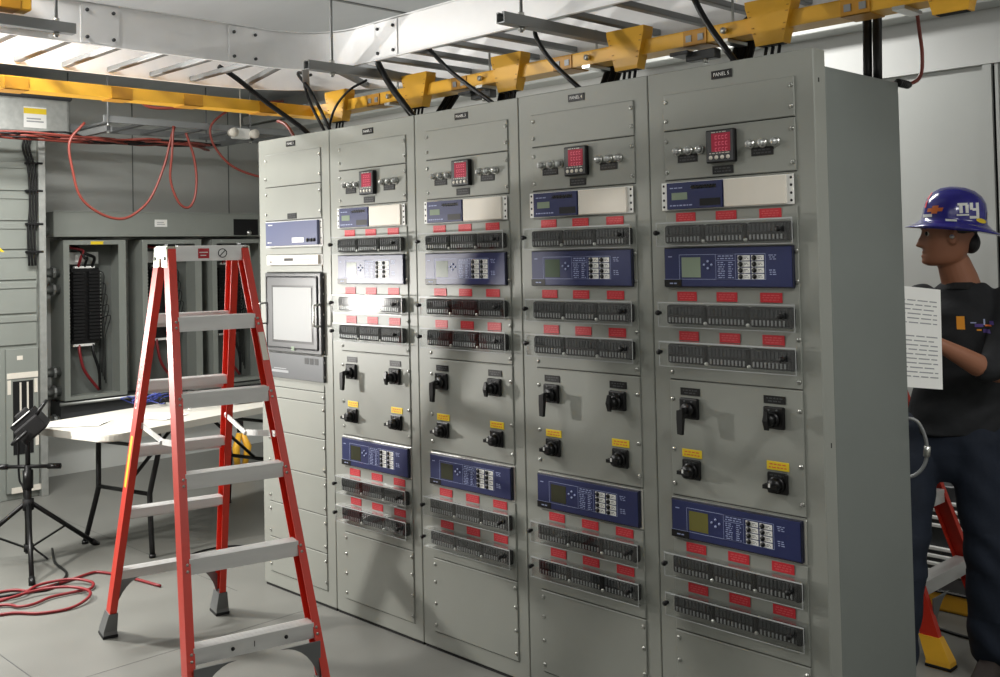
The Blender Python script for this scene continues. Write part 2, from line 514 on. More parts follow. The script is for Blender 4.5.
def plate(p, z0, z1, name='blanking_plate', u0=.064, u1=.5605):
    def f():
        b = MB(); b.box(0, u1 - u0, -FP, 0, .0012, z1 - z0 - .0012, .0024)
        b.mi = 1; b.box(.0, u1 - u0, -.0008, .0, -.0012, .0012)
        return b.mesh(name, [M_PAINT, M_GAP])
    return place(name, cached(('plate', round(z1 - z0, 4), u0, u1), f), p, (u0, 0, z0))
def screws(p, zs, us=(.075, .5495)):
    for z in zs:
        for u in us: place('screw', screw_mesh(), p, (u, -FP, z))

def fill_protection(p, lcd1, lcd2):
    plate(p, 2.081, 2.208); plate(p, 1.912, 2.080, 'meter_plate'); plate(p, 1.236, 1.806, 'test_plate')
    plate(p, .845, 1.234, 'switch_plate'); plate(p, .392, .698, 'lower_test_plate'); plate(p, .08, .39)
    screws(p, (2.18, 2.115, 2.045, 1.94)); screws(p, (1.26, 1.17, 1.0, .885, .365, .29, .2, .11))
    screws(p, (1.665, 1.57, 1.39), (.5535,))
    # meter with its red figures
    def fm():
        b = MB(); b.box(-.054, .054, -.02, 0, -.054, .054, .003)
        b.mi = 1; b.box(-.05, .05, -.0215, -.0195, -.05, .05, .001)
        b.mi = 2
        for k in range(4): b.cyl((-.034 + k * .022, -.0215, -.037), (-.034 + k * .022, -.0235, -.037), .007, 10)
        dashes(b, -.042, .042, -.026, -.02, 1, -.0216, 4); dashes(b, -.042, .042, .043, .048, 1, -.0216, 2)
        return b.mesh('meter', [M_BLACK, M_DGREY, M_CREAM])
    mt = place('meter', cached('meter', fm), p, (.300, -FP, 2.011))
    def fd():
        b = MB(); b.box(-.03, .041, -.001, 0, -.018, .042); b.mi = 1
        for r_ in range(3):
            for k in range(4):
                b.box(-.016 + k * .013, -.008 + k * .013, -.0014, -.0009, .028 - r_ * .02 - .006, .028 - r_ * .02 - .004)
                b.box(-.016 + k * .013, -.0145 + k * .013, -.0014, -.0009, .028 - r_ * .02 - .006, .028 - r_ * .02 + .006)
                b.box(-.016 + k * .013, -.008 + k * .013, -.0014, -.0009, .028 - r_ * .02 + .004, .028 - r_ * .02 + .006)
        return b.mesh('red_display', [M_METRED, M_METLED])
    place('display', cached('meterdisp', fd), mt, (0, -.0215, 0))
    def flp():
        b = MB(); b.cyl((0, 0, 0), (0, -.006, 0), .0155, 16); b.mi = 1
        b.tube([(0, -.006, 0), (0, -.018, 0), (0, -.024, 0), (0, -.026, 0)], [.0115, .0115, .008, .003], 14)
        return b.mesh('indicator_lamp', [M_STEEL, M_LAMP])
    lm = cached('ind', flp)
    for u in (.121, .166, .212, .402, .447, .493): place('indicator_lamp', lm, p, (u, -FP, 2.008))
    for u, z in ((.121, 1.969), (.405, 1.969), (.258, 1.921)):
        place('legend_plate', legend_mesh('blk', .079, .027, M_BLACK, 2, M_DGREY), p, (u, -FP, z))
    # two-unit device: navy half and cream half between drilled ears
    def f2():
        b = MB(); b.mi = 1; b.box(0, .5, -.003, 0, 0, .094, .0008)
        b.mi = 2
        for u in (.009, .491):
            for z in (.012, .035, .06, .083): b.cyl((u, -.0028, z), (u, -.0034, z), .0045, 8)
        b.mi = 0; b.box(.027, .246, -.012, -.002, .002, .092, .001)
        b.mi = 3; dashes(b, .12, .225, .066, .082, 2, -.0122, 3); dashes(b, .035, .1, .07, .078, 1, -.0122, 5)
        dashes(b, .035, .14, .01, .02, 1, -.0122, 7)
        b.mi = 4; b.box(.16, .24, -.0128, -.0115, .01, .034); b.mi = 2; b.box(.125, .225, -.0126, -.0115, .068, .08)
        return b.mesh('rack_device', [M_NAVY, M_WHITE, M_BLACK, M_LINE, M_BLACK])
    d2 = place('rack_device', cached('d2', f2), p, (.052, -FP, 1.81))
    def f2l():
        b = MB(); b.box(0, .063, -.0008, 0, 0, .024); return b.mesh('display', M_LCD)
    place('display', cached('d2lcd', f2l), d2, (.048, -.012, .034))
    def f2b():
        b = MB(); b.box(0, .224, -.011, -.002, .002, .092, .002); return b.mesh('blank_cover', M_CREAM)
    place('blank_cover', cached('d2b', f2b), d2, (.252, 0, 0))
    for z0, z1 in ((1.697, 1.758), (1.425, 1.49), (1.293, 1.358), (.588, .648), (.456, .514)):
        test_block(p, z0, z1)
    for z, us in ((1.769, (.108, .266, .428)), (1.503, (.105, .261, .423)), (1.370, (.109, .268, .427)), (.663, (.116, .279, .438)), (.529, (.12, .279, .438))):
        for u in us:
            place('warning_label', legend_mesh('red', .078, .031 if z > 1 else .026, M_LABRED, 3), p, (u, -FP, z))
    relay(p, .062, 1.549, .486, .134, lcd1)
    relay(p, .062, .705, .486, .13, lcd2, 0)
    def ear():
        b = MB(); b.box(0, .5, -.003, 0, 0, .136, .0008); return b.mesh('mounting_plate', M_STEEL)
    place('mounting_plate', cached('rear', ear), p, (.06, 0, .702))
    for u in (.108, .425): place('legend_plate', legend_mesh('blk2', .077, .025, M_BLACK, 2, M_DGREY), p, (u, -FP, 1.186))
    for u in (.109, .43): place('legend_plate', legend_mesh('yel', .078, .027, M_LABYEL, 2, M_ORANGE), p, (u, -FP, .979))
    control_switch(p, .146, 1.143, True); control_switch(p, .464, 1.143, False)
    selector_switch(p, .148, .94); selector_switch(p, .47, .94)

lbl = ['grey panel marked PANEL 1, at the far left of the row, holding a dark monitor',
       'grey panel marked PANEL 2, right beside the panel with the monitor',
       'grey panel marked PANEL 3 in the middle of the row of five panels',
       'grey panel marked PANEL 4 between the middle panel and the nearest one',
       'grey panel marked PANEL 5, nearest in the row, at its right end']
p1 = panel_shell(0, lbl[0])
for i in range(1, 5):
    pn = panel_shell(i, lbl[i]); fixed = set(pn.children)
    fill_protection(pn, M_LCD if i == 4 else M_LCDD, M_LCDO if i == 4 else M_LCDK)
    for ch in pn.children:
        if ch not in fixed: ch.location.x += (0, .012, .012, .008, .003)[i]
# --- first panel: rack computer equipment
plate(p1, 2.038, 2.208); plate(p1, 1.866, 2.037); plate(p1, 1.692, 1.728); plate(p1, 1.604, 1.64)
screws(p1, (2.175, 2.08, 2.0, 1.9))
place('legend_plate', legend_mesh('blk', .079, .022, M_BLACK, 2, M_DGREY), p1, (.272, -FP, 1.872))
def f():
    b = MB(); b.mi = 1; b.box(.066, .566, -.004, 0, 1.731, 1.862, .001)
    b.mi = 0; b.box(.09, .545, -.02, -.003, 1.738, 1.858, .0015)
    b.mi = 2; b.box(.33, .43, -.0206, -.0195, 1.752, 1.776); dashes(b, .11, .16, 1.838, 1.85, 1, -.0202, 2); dashes(b, .1, .15, 1.75, 1.76, 1, -.0202, 2)
    b.mi = 3
    for u in (.465, .495, .52): b.cyl((u, -.02, 1.762), (u, -.026, 1.762), .009, 10)
    b.mi = 3
    for u in (.075, .555):
        for z in (1.74, 1.77, 1.82, 1.85): b.cyl((u, -.0038, z), (u, -.0046, z), .004, 8)
    return b
f().build('rack_device', [M_LAV, M_WHITE, M_WHITE, M_BLACK], p1)
b = MB(); b.mi = 1; b.box(.07, .562, -.003, 0, 1.641, 1.691, .001); b.mi = 0; b.box(.098, .544, -.016, -.002, 1.644, 1.688, .001)
b.mi = 2; b.box(.25, .33, -.0165, -.0155, 1.661, 1.675); b.cyl((.13, -.016, 1.657), (.13, -.018, 1.657), .005, 10)
b.mi = 3; dashes(b, .15, .23, 1.66, 1.668, 1, -.0162, 4); dashes(b, .37, .5, 1.655, 1.672, 2, -.0162, 4)
b.build('clock_unit', [M_CREAM, M_WHITE, M_BLACK, M_INK], p1)
b = MB(); b.box(.078, .57, -.022, 0, 1.204, 1.602, .006, seg=2); b.box(.1, .545, -.027, -.02, 1.225, 1.585, .008, seg=2)
b.mi = 1; b.box(.15, .512, -.0275, -.0265, 1.255, 1.54); b.mi = 2; b.box(.318, .345, -.0276, -.0265, 1.217, 1.238)
mon = b.build('monitor_drawer', [M_MON, M_BLACK, M_LCD], p1)
b = MB(); b.box(.163, .501, -.002, 0, 1.266, 1.53, .0008); b.build('screen', M_SCREEN, mon, (0, -.0275, 0))
for u in (.085, .56):
    b = MB(); b.tube(smooth_path([(u, -.022, 1.345), (u, -.052, 1.347), (u, -.058, 1.358), (u, -.058, 1.436), (u, -.052, 1.447), (u, -.022, 1.449)], 4), .005, 8)
    b.build('handle', M_STEEL, mon)
b = MB(); b.box(.078, .57, -.014, 0, 1.074, 1.2, .002)
b.mi = 1
for k in range(3): b.box(.415 + k * .042, .445 + k * .042, -.0155, -.0135, 1.156, 1.186)
b.mi = 2; b.box(.12, .27, -.0146, -.0135, 1.102, 1.114); b.box(.14, .25, -.0146, -.0135, 1.12, 1.124)
b.build('rack_computer', [M_PCGREY, M_BLACK, M_INK], p1)
zz = [1.06, 1.024, .969, .799, .619, .437, .257, .08]
for a, c in zip(zz[1:], zz[:-1]): plate(p1, a + .001, c)
screws(p1, (1.0, .94, .83, .76, .65, .58, .47, .4, .29, .22, .12))
screws(p1, (1.58, 1.5, 1.4, 1.3, 1.22, 1.17, 1.1), (.566,))

# ------------------------------------------------------------------ step ladders
def rail_mesh(B, Tp, lr, inward, t=.004, fw=.03, web=.075):
    # C channel: web outside, two flanges pointing to the middle of the ladder
    b = MB(); prof = [(0, .5), (0, -.5), (-web, -.5), (-web, .5)]
    hw = fw / 2
    o = [(0, hw), (-web, hw), (-web, -hw), (-web + t, -hw), (-web + t, hw - t), (-t, hw - t), (-t, -hw), (0, -hw)]
    rings = []
    for P in (B, Tp):
        rings.append([(P[0] + dx * inward, P[1] + dy * lr, P[2]) for dx, dy in o])
    b.ring_loft(rings); return b

def make_ladder(name, label, loc, yaw, n, Hh, s0, sF, wt, wb, dz, foot_mat, detail=True, group=None):
    L = thing(name, label, 'step ladder', loc, yaw, group)
    def pos(side, lr, z):
        t = 1 - z / Hh
        return ((s0 / 2 + sF * t) * side, (wt / 2 + (wb - wt) / 2 * t) * lr, z)
    for side in (1, -1):
        for lr in (-1, 1):
            r = rail_mesh(pos(side, lr, .02), pos(side, lr, Hh - .012), lr, side).build('front_rail' if side > 0 else 'rear_rail', M_RED, L)
            if detail:
                for k in range(1, n + 1):
                    for q in (-.011, .011):
                        P = pos(side, lr, dz * k + q)
                        b = MB(); b.cyl((P[0], P[1] - .003 * lr, P[2]), (P[0] + .003 * side, P[1] - .003 * lr, P[2]), .0055, 8)
                        b.build('rivet', M_STEEL, r)
            # rubber boot and curved gusset
            b = MB(); P = pos(side, lr, 0); Q = pos(side, lr, .115); s = side
            rg = []
            for (c, z, ax, ay) in ((P, 0, .05, .031), (P, .03, .048, .029), (Q, .115, .042, .0195)):
                x = c[0] - .0375 * s
                rg.append([(x - ax, c[1] - ay, z), (x + ax, c[1] - ay, z), (x + ax, c[1] + ay, z), (x - ax, c[1] + ay, z)])
            b.ring_loft(rg)
            b.mi = 1; b.box(P[0] - .0375 * s - .052, P[0] - .0375 * s + .052, P[1] - .033, P[1] + .033, -.0, .014, .003)
            b.build('foot', foot_mat if isinstance(foot_mat, list) else [foot_mat, M_BLACKM], L)
            b = MB(); n_ = 9; outer = []; inner = []
            A = pos(side, lr, .07); Bq = pos(side, lr, dz - .02)
            R = dz - .09; y0 = A[1] - .015 * lr
            poly_o = []; poly_i = []
            for k in range(n_ + 1):
                a = k / n_ * PI / 2
                # quarter arch rising from the foot to the first step
                yy = y0 - lr * (R * .78) * (1 - math.cos(a)); zz_ = .06 + R * math.sin(a)
                poly_i.append((yy, zz_))
            poly = poly_i + [(y0, .06 + R), ]
            x = (A[0] + Bq[0]) / 2 - .012 * side
            b.prism([(y, z) for y, z in poly], 'x', x - .003, x + .003)
            b.build('gusset', M_GUS, L)
        for k in range(1, n + 1):
            z = dz * k; a = pos(side, -1, z); c = pos(side, 1, z)
            y0, y1 = a[1] + .012, c[1] - .012; x = a[0] - .0045 * side
            b = MB(); s = side
            o = [(0, -.028), (0, .028), (-.066, .028), (-.066, -.008), (-.062, -.008), (-.062, .024), (-.004, .024), (-.004, -.028)]
            A_ = [(x + dx * s, z + dzz) for dx, dzz in o]
            b.prism(A_, 'y', y0, y1)
            if detail:                                  # tread ribs along the step
                for q in range(5): b.box(x - s * (.008 + q * .012) - .0025, x - s * (.008 + q * .012) + .0025, y0, y1, z + .028, z + .0295)
            if detail and side > 0 and k == 1:
                b.mi = 1
                b.text('1', .03, Matrix.Translation((x + .0008, (y0 + y1) / 2 - .005, z)) @ Matrix.Rotation(PI / 2, 4, 'Z') @ FRONT)
                for q in (-.085, .115): b.cyl((x, (y0 + y1) / 2 + q, z), (x + .003, (y0 + y1) / 2 + q, z), .007, 10)
            b.build('step', [M_ALU, M_BLACK], L)
    # top cap: channel with skirts, cast hinge brackets at both ends
    e = s0 / 2 + .004; wv = wt / 2
    b = MB(); b.box(-e, e, -wv + .02, wv + .01, Hh - .008, Hh, .002)
    b.box(e - .004, e, -wv + .015, wv - .01, Hh - .062, Hh - .006); b.box(-e, -e + .004, -wv + .015, wv - .01, Hh - .062, Hh - .006)
    cap = b.build('top_cap', M_ALU, L)
    if detail:
        b = MB(); b.box(e, e + .0008, -.045, .0, Hh - .052, Hh - .012); b.mi = 1
        dashes2 = MB()
        b.box(e + .0008, e + .0012, -.04, -.005, Hh - .03, Hh - .026); b.box(e + .0008, e + .0012, -.036, -.012, Hh - .042, Hh - .038)
        b.build('warning_sticker', [M_LABRED, M_WHITE], cap)
        b = MB(); n_ = 20
        rg = []
        for rr in (.019, .0155):
            rg.append([(e + .001, .055 + rr * math.cos(2 * PI * k / n_), Hh - .032 + rr * math.sin(2 * PI * k / n_)) for k in range(n_)])
        b.ring_loft(rg, cap=False)
        b.beam((e + .001, .055 - .012, Hh - .032 - .012), (e + .001, .055 + .012, Hh - .032 + .012), .0035, .0006, (1, 0, 0))
        b.build('warning_symbol', M_BLACK, cap)
    for lr in (-1, 1):
        b = MB(); y = (wv + .0165) * lr
        b.prism([(-e - .012, Hh - .085), (-.02, Hh - .085), (-.012, Hh - .05), (.012, Hh - .05), (.02, Hh - .085), (e + .012, Hh - .085), (e - .005, Hh - .004), (-e + .005, Hh - .004)], 'y', y, y + .006 * lr)
        b.box(-e + .006, e - .006, min(y, y - .03 * lr), max(y, y - .03 * lr), Hh - .006, Hh + .001)
        b.mi = 1
        b.box(e - .05, e - .004, min(y, y - .032 * lr), max(y, y - .032 * lr), Hh - .002, Hh + .007, .002)
        for x in (-e + .02, e - .02): b.cyl((x, y + .006 * lr, Hh - .05), (x, y + .01 * lr, Hh - .05), .008, 10)
        b.build('hinge_bracket', [M_GREENY, M_BLACK], L)
    # folding spreaders
    zs = dz * 3.45 if n >= 5 else dz * 1.9
    for lr in (-1, 1):
        f_, r_ = pos(1, lr, zs), pos(-1, lr, zs); mid = ((f_[0] + r_[0]) / 2, f_[1] - .02 * lr, zs - .035)
        f2 = (f_[0] - .04, f_[1] - .006 * lr, zs); r2 = (r_[0] + .04, r_[1] - .006 * lr, zs)
        b = MB(); b.beam(f2, mid, .004, .024); b.cyl((f2[0], f2[1] - .004, zs), (f2[0], f2[1] + .004, zs), .009, 10)
        b.build('spreader', M_ALU, L)
        b = MB(); b.beam(r2, (mid[0], mid[1] - .004 * lr, mid[2]), .004, .024); b.cyl((r2[0], r2[1] - .004, zs), (r2[0], r2[1] + .004, zs), .009, 10)
        b.cyl((mid[0], mid[1] - .008, mid[2]), (mid[0], mid[1] + .008, mid[2]), .01, 10)
        b.build('spreader', M_ALU, L)
    if detail:
        def sticker(side, lr, z0, z1, m, face, w=.034, marks=0):
            # lies on the web (face 'web') or on the front flange
            b = MB(); A, C = pos(side, lr, z0), pos(side, lr, z1)
            if face == 'web':
                q = [(p_[0] + d * side, p_[1] + .0156 * lr, p_[2]) for p_, d in ((A, -.02), (A, -.02 - w), (C, -.02 - w), (C, -.02))]
            else:
                q = [(p_[0] + .0008 * side, p_[1] + d, p_[2]) for p_, d in ((A, -.012), (A, .012), (C, .012), (C, -.012))]
            vs = [b.bm.verts.new(p_) for p_ in q]; b.bm.faces.new(vs)
            if marks:
                b.mi = 1
                n_ = marks
                for k in range(n_):
                    t0 = (k + .2) / n_; t1 = (k + .8) / n_
                    def at(u, t): 
                        lo = V(q[0]).lerp(V(q[1]), u); hi = V(q[3]).lerp(V(q[2]), u); r = lo.lerp(hi, t)
                        return r + (V((0, .0006 * lr, 0)) if face == 'web' else V((.0006 * side, 0, 0)))
                    f_ = b.bm.faces.new([b.bm.verts.new(at(u, t)) for u, t in ((.2, t0), (.8, t0), (.8, t1), (.2, t1))]); f_.material_index = 1
            b.build('sticker', [m, M_BLACK], L, recalc=False)
        sticker(1, -1, 1.27, 1.52, M_LABYEL, 'web', .03)
        sticker(-1, -1, .70, .93, M_LABYEL, 'web', .034)
        sticker(-1, -1, 1.22, 1.42, M_CREAM, 'web', .024, 9)
        sticker(-1, -1, 1.05, 1.18, M_WHITE, 'web', .024, 4)
        sticker(1, 1, 1.27, 1.38, M_CREAM, 'flange')
    return L
make_ladder('stepladder', 'open red stepladder with aluminium steps standing in front of the panels at left', (.802, -.771, 0), -.214, 5, 1.734, .184, .6, .296, .507, .285, [M_GUS, M_BLACKM], True, 'red stepladders')
make_ladder('stepladder', 'dark red stepladder with yellow feet behind the man in the helmet', (2.31, 1.50, 0), -.02, 5, 1.734, .184, .6, .296, .507, .285, [M_YEL, M_BLACKM], False, 'red stepladders')

# ------------------------------------------------------------------ overhead: cable ladder, yellow ducts, struts
def arc(cx, cy, r, a0, a1, n):
    return [(cx + r * math.cos(a0 + (a1 - a0) * k / n), cy + r * math.sin(a0 + (a1 - a0) * k / n)) for k in range(n + 1)]
tr = thing('cable_ladder', 'aluminium cable ladder hung over the panels, turning the corner toward the left', 'cable tray', (0, 0, 0))
ZB, ZT = 2.56, 2.735
path_n = [(.57, -2.6)] + arc(.87, -.3, .3, PI, PI / 2, 28) + [(4.7, 0)]
path_f = [(-.04, -2.6)] + arc(.87, -.3, .91, PI, PI / 2, 32) + [(4.7, .61)]
prof = [(-.002, ZB), (.014, ZB), (.014, ZB + .004), (.002, ZB + .004), (.002, ZT - .004), (.014, ZT - .004), (.014, ZT), (-.002, ZT)]
m = MB(); m.sweep(path_n, prof); m.build('side_rail', M_TRAY, tr)
m = MB(); m.sweep(path_f, [(-a, b) for a, b in prof]); m.build('side_rail', M_TRAY, tr)
def rung(p0, p1):
    b = MB(); b.beam((p0[0], p0[1], ZB + .022), (p1[0], p1[1], ZB + .022), .034, .024, bev=.003); b.build('rung', M_RUNG, tr)
y = -.35
while y > -2.5: rung((.565, y), (-.035, y)); y -= .212
for a in (165, 145, 125, 105):
    c, s = math.cos(math.radians(a)), math.sin(math.radians(a)); rung((.87 + .305 * c, -.3 + .305 * s), (.87 + .905 * c, -.3 + .905 * s))
x = .98
while x < 4.6: rung((x, .005), (x, .605)); x += .229
for q in (0, 1):
    for (P, ang) in (((.572, -1.09), 0), ((.572, -.42), 0), ((1.08, -.002), 1), ((3.1, -.002), 1)):
        if q: break
        b = MB()
        if ang == 0: b.box(P[0] + .001, P[0] + .005, P[1] - .08, P[1] + .08, ZB + .008, ZT - .008)
        else: b.box(P[0] - .08, P[0] + .08, P[1] - .005, P[1] - .001, ZB + .008, ZT - .008)
        b.mi = 1
        for dz_ in (.03, .14):
            for d in (-.055, .055):
                if ang == 0: b.cyl((P[0] + .005, P[1] + d, ZB + dz_), (P[0] + .012, P[1] + d, ZB + dz_), .0075, 8)
                else: b.cyl((P[0] + d, P[1] - .005, ZB + dz_), (P[0] + d, P[1] - .012, ZB + dz_), .0075, 8)
        b.build('splice_plate', [M_TRAY, M_DGREY], tr)
# strut trapezes on threaded rods
def trapeze(p0, p1, rods, label):
    t = thing('strut_hanger', label, 'support', (p0[0], p0[1], 0), 0, 'strut hangers under the cable ladder')
    o = V((p0[0], p0[1], 0))
    b = MB(); A, B = V(p0) - o, V(p1) - o; d = (B - A).normalized()
    zc = A.z; sd = V((-d.y, d.x, 0)) * .0205; h = .0205
    prof_ = [(-1, -1), (1, -1), (1, 1), (.45, 1), (.45, .75), (.85, .75), (.85, -.8), (-.85, -.8), (-.85, .75), (-.45, .75), (-.45, 1), (-1, 1)]
    b.ring_loft([[P_ + sd * a + V((0, 0, h * c)) for a, c in prof_] for P_ in (A, B)])
    b.build('strut_channel', M_STRUT, t)
    for r_ in rods:
        P_ = A + d * r_; b = MB(); b.cyl((P_.x, P_.y, A.z - .04), (P_.x, P_.y, ZC), .0065, 8); b.build('threaded_rod', M_STRUT, t)
        b = MB(); b.cyl((P_.x, P_.y, A.z - .034), (P_.x, P_.y, A.z - .021), .013, 6); b.build('nut', M_STEEL, t)
        b = MB(); b.cyl((P_.x, P_.y, A.z + .021), (P_.x, P_.y, A.z + .034), .013, 6); b.build('nut', M_STEEL, t)
trapeze((.843, -.27, 2.536), (.843, .72, 2.536), (.14, .95), 'grey strut hanger at the bend of the cable ladder above the second panel')
trapeze((2.05, -.25, 2.536), (2.05, .72, 2.536), (.11, .92), 'grey strut hanger crossing under the cable ladder above the middle panels')
trapeze((3.26, -.25, 2.536), (3.26, .72, 2.536), (.11, .92), 'grey strut hanger under the cable ladder at its far right end')
trapeze((.63, -1.22, 2.60), (.63, -2.5, 2.60), (.07, 1.22), 'grey strut hanger alongside the cable ladder at the upper left, below the yellow block')
b = MB(); b.box(.60, .68, -2.4, -1.40, 2.637, 2.73, .006); b.mi = 1; b.box(.596, .684, -1.52, -1.44, 2.635, 2.734, .004)
single('duct_end', b, [M_YEL, M_YELD], 'yellow duct end resting on the strut at the top left corner', 'cable duct')

yd = thing('yellow_cable_duct', 'yellow plastic cable duct with drop outlets hung above the row of panels', 'cable duct', (0, 0, 0))
def trough(path, name):
    b = MB(); z0, z1 = 2.428, 2.484; w2 = .05; t = .004
    b.sweep(path, [(-w2, z1), (-w2, z0), (w2, z0), (w2, z1), (w2 - t, z1), (w2 - t, z0 + t), (-w2 + t, z0 + t), (-w2 + t, z1)])
    return b.build(name, M_YEL, yd)
trough([(.05, -2.6), (.05, .33), (4.6, .33)], 'duct_channel')
for P, ax in (((.05, -1.85), 1), ((.05, -1.25), 1), ((.05, -.78), 1), ((.05, -.42), 1), ((.05, .0), 1), ((.62, .33), 0), ((1.25, .33), 0), ((1.88, .33), 0), ((2.53, .33), 0), ((3.15, .33), 0)):
    b = MB(); hx, hy = (.054, .05) if ax else (.05, .054)
    b.box(P[0] - hx, P[0] + hx, P[1] - hy, P[1] + hy, 2.4245, 2.428)
    if ax: b.box(P[0] + .05, P[0] + .054, P[1] - hy, P[1] + hy, 2.4245, 2.48)
    else:
        b.box(P[0] - hx, P[0] + hx, P[1] - .054, P[1] - .05, 2.4245, 2.48)
        b.mi = 1
        for q in (-.026, .026): b.box(P[0] + q - .012, P[0] + q + .012, P[1] - .0565, P[1] - .0535, 2.44, 2.464)
    b.build('coupling', [M_YELD, M_STRUT], yd)
for x in (.326, .957, 1.571, 2.221, 2.844, 3.458):
    b = MB()
    rg = []
    for z, hw, y0, y1 in ((2.376, .054, .262, .308), (2.39, .056, .260, .31), (2.515, .090, .258, .318), (2.536, .091, .258, .318)):
        rg.append([(x - hw, y0, z), (x + hw, y0, z), (x + hw, y1, z), (x - hw, y1, z)])
    b.ring_loft(rg)
    b.mi = 1
    b.box(x - .046, x + .046, .268, .302, 2.3745, 2.377)
    b.mi = 2
    for k, z in enumerate((2.42, 2.44, 2.48, 2.5)):
        hw = .054 + (z - 2.376) / .14 * .035
        for s in (-1, 1): b.box(x + s * (hw - .009) - .004, x + s * (hw - .009) + .004, .2565, .261, z - .002, z + .002)
    b.build('drop_outlet', [M_YEL, M_BLACKM, M_YELD], yd)
for x in (.75, 1.40, 2.02, 2.66, 3.30):
    b = MB(); b.cyl((x, .33, 2.412), (x, .33, 2.575), .005, 8); b.cyl((x, .275, 2.455), (x, .26, 2.455), .012, 8); b.box(x - .02, x + .02, .26, .39, 2.412, 2.424); b.build('hanger_clamp', M_STEEL, yd)
for x, z, lab in ((1.33, 2.379, 'short dark strut arm under the yellow duct above the middle panel'), (2.50, 2.379, 'short dark strut arm under the yellow duct above the fourth panel')):
    b = MB(); b.box(x - .03, x + .1, .30, .34, z - .006, z + .03, .003); b.box(x - .08, x + .0, .27, .36, z + .018, z + .032, .002); b.mi = 1
    b.cyl((x + .06, .30, z - .006), (x + .06, .30, z - .022), .009, 8)
    single('hanging_bracket', b, [M_DGREY, M_STEEL], lab, 'bracket', 'strut arms under the yellow duct')

# black cables from the ladder into the panel tops
def cable(name, pts, r, mt, label, cat='cable', group=None, k=6, n=8):
    b = MB(); b.tube(smooth_path(pts, k), r, n)
    return single(name, b, mt, label, cat, group)
G = 'black cables dropping from the cable ladder'
cable('black_cable', [(.17, -.32, 2.62), (.17, -.22, 2.57), (.19, -.06, 2.46), (.27, .10, 2.33), (.32, .14, 2.25)], .013, M_BLACK, 'thick black cable slanting down into the top of the monitor panel', group=G)
cable('black_cable', [(.2, .2, 2.63), (.225, .14, 2.6), (.30, .12, 2.47), (.455, .13, 2.25)], .008, M_BLACK, 'thin black cable straight down between the first two panels, left of its twin', group=G)
cable('black_cable', [(.16, .2, 2.64), (.2, .12, 2.625), (.34, .11, 2.5), (.50, .13, 2.25)], .009, M_BLACK, 'thin black cable bowing down onto the panel marked 2, right of its twin', group=G)
cable('black_cable', [(.62, .24, 2.55), (.53, .19, 2.50), (.41, .185, 2.41), (.34, .19, 2.25)], .0065, M_BLACK, 'black cable leaning the other way, right to left, beside the first yellow outlet', group=G)
cable('black_cable', [(.8, .15, 2.64), (.863, .12, 2.585), (.963, .12, 2.454), (1.15, .14, 2.25)], .016, M_BLACK, 'thick black cable crossing the yellow duct into the panel marked 2', group=G)
cable('black_cable', [(1.14, .15, 2.65), (1.236, .12, 2.589), (1.397, .12, 2.455), (1.70, .14, 2.25)], .0095, M_BLACK, 'black cable slanting across the yellow duct into the middle panel', group=G)
cable('black_cable', [(1.85, .2, 2.62), (1.877, .12, 2.558), (1.965, .12, 2.428), (2.16, .14, 2.25)], .0095, M_BLACK, 'black cable slanting down from the strut into the panel marked 4', group=G)
cable('black_cable', [(2.56, .2, 2.66), (2.642, .12, 2.545), (2.708, .12, 2.429), (2.83, .14, 2.25)], .0115, M_BLACK, 'black cable slanting across the yellow duct into the nearest panel', group=G)
G2 = 'black cable bundles under the yellow duct'
for (P, Q, lab) in (((1.07, .45, 2.49), (.78, .47, 2.25), 'dark flat bundle of cables sloping into the panel marked 2 behind its thick black cable'),
                    ((1.40, .45, 2.46), (1.32, .46, 2.25), 'dark bundle of cables dropping behind the third yellow outlet'),
                    ((2.03, .45, 2.46), (1.91, .46, 2.25), 'dark bundle of cables dropping behind the fourth yellow outlet'),
                    ((2.66, .45, 2.50), (2.56, .46, 2.25), 'wide dark bundle of cables behind the big yellow outlet over the nearest panel')):
    b = MB()
    for k in range(5):
        o = V((.018 * (k - 2), .006 * (k % 2), 0)); A = V(P) + o; B = V(Q) + o
        b.tube(smooth_path([A + V((.03, .0, .03)), A, (A + B) / 2, B], 4), .011, 6)
    single('cable_bundle', b, M_BLACKM, lab, 'cables', G2)
G3 = 'thin cables out of the yellow outlets'
for x, lab in ((.326, 'outlet over the gap between the first two panels'), (.957, 'second yellow outlet from the left'), (1.571, 'third yellow outlet from the left'), (2.221, 'fourth yellow outlet from the left'), (2.844, 'big yellow outlet over the nearest panel')):
    for k, nm in enumerate(('leftmost', 'middle', 'rightmost')):
        q = -.026 + .026 * k
        b = MB(); b.tube(smooth_path([(x + q, .287, 2.373), (x + q - .008, .287, 2.33), (x + q - .03, .30, 2.24)], 4), .006, 6)
        single('outlet_cable', b, M_BLACKM, nm + ' thin dark cable under the ' + lab, 'cable', G3)
# right-hand riser cables and red loop at the rear of the last panel
Gr = 'black riser cables'
cable('riser_cable', [(3.09, .50, 3.08), (3.095, .50, 2.8), (3.085, .50, 2.5), (3.08, .50, 2.238)], .016, M_BLACK, 'thick black cable rising from the rear corner of the nearest panel, left of two', group=Gr)
cable('riser_cable', [(3.14, .50, 3.08), (3.14, .50, 2.8), (3.122, .50, 2.5), (3.115, .50, 2.238)], .016, M_BLACK, 'thick black cable rising from the rear corner of the nearest panel, right of two', group=Gr)
cable('red_loop_cable', [(3.16, .66, 3.08), (3.155, .70, 2.7), (3.15, .76, 2.47), (3.15, .785, 2.36), (3.15, .765, 2.28), (3.14, .70, 2.245), (3.12, .57, 2.236)], .007, M_ORW, 'orange red cable looping down into the rear corner of the nearest panel')
b = MB(); b.cyl((3.14, .60, 2.238), (3.145, .68, 2.238), .012, 10)
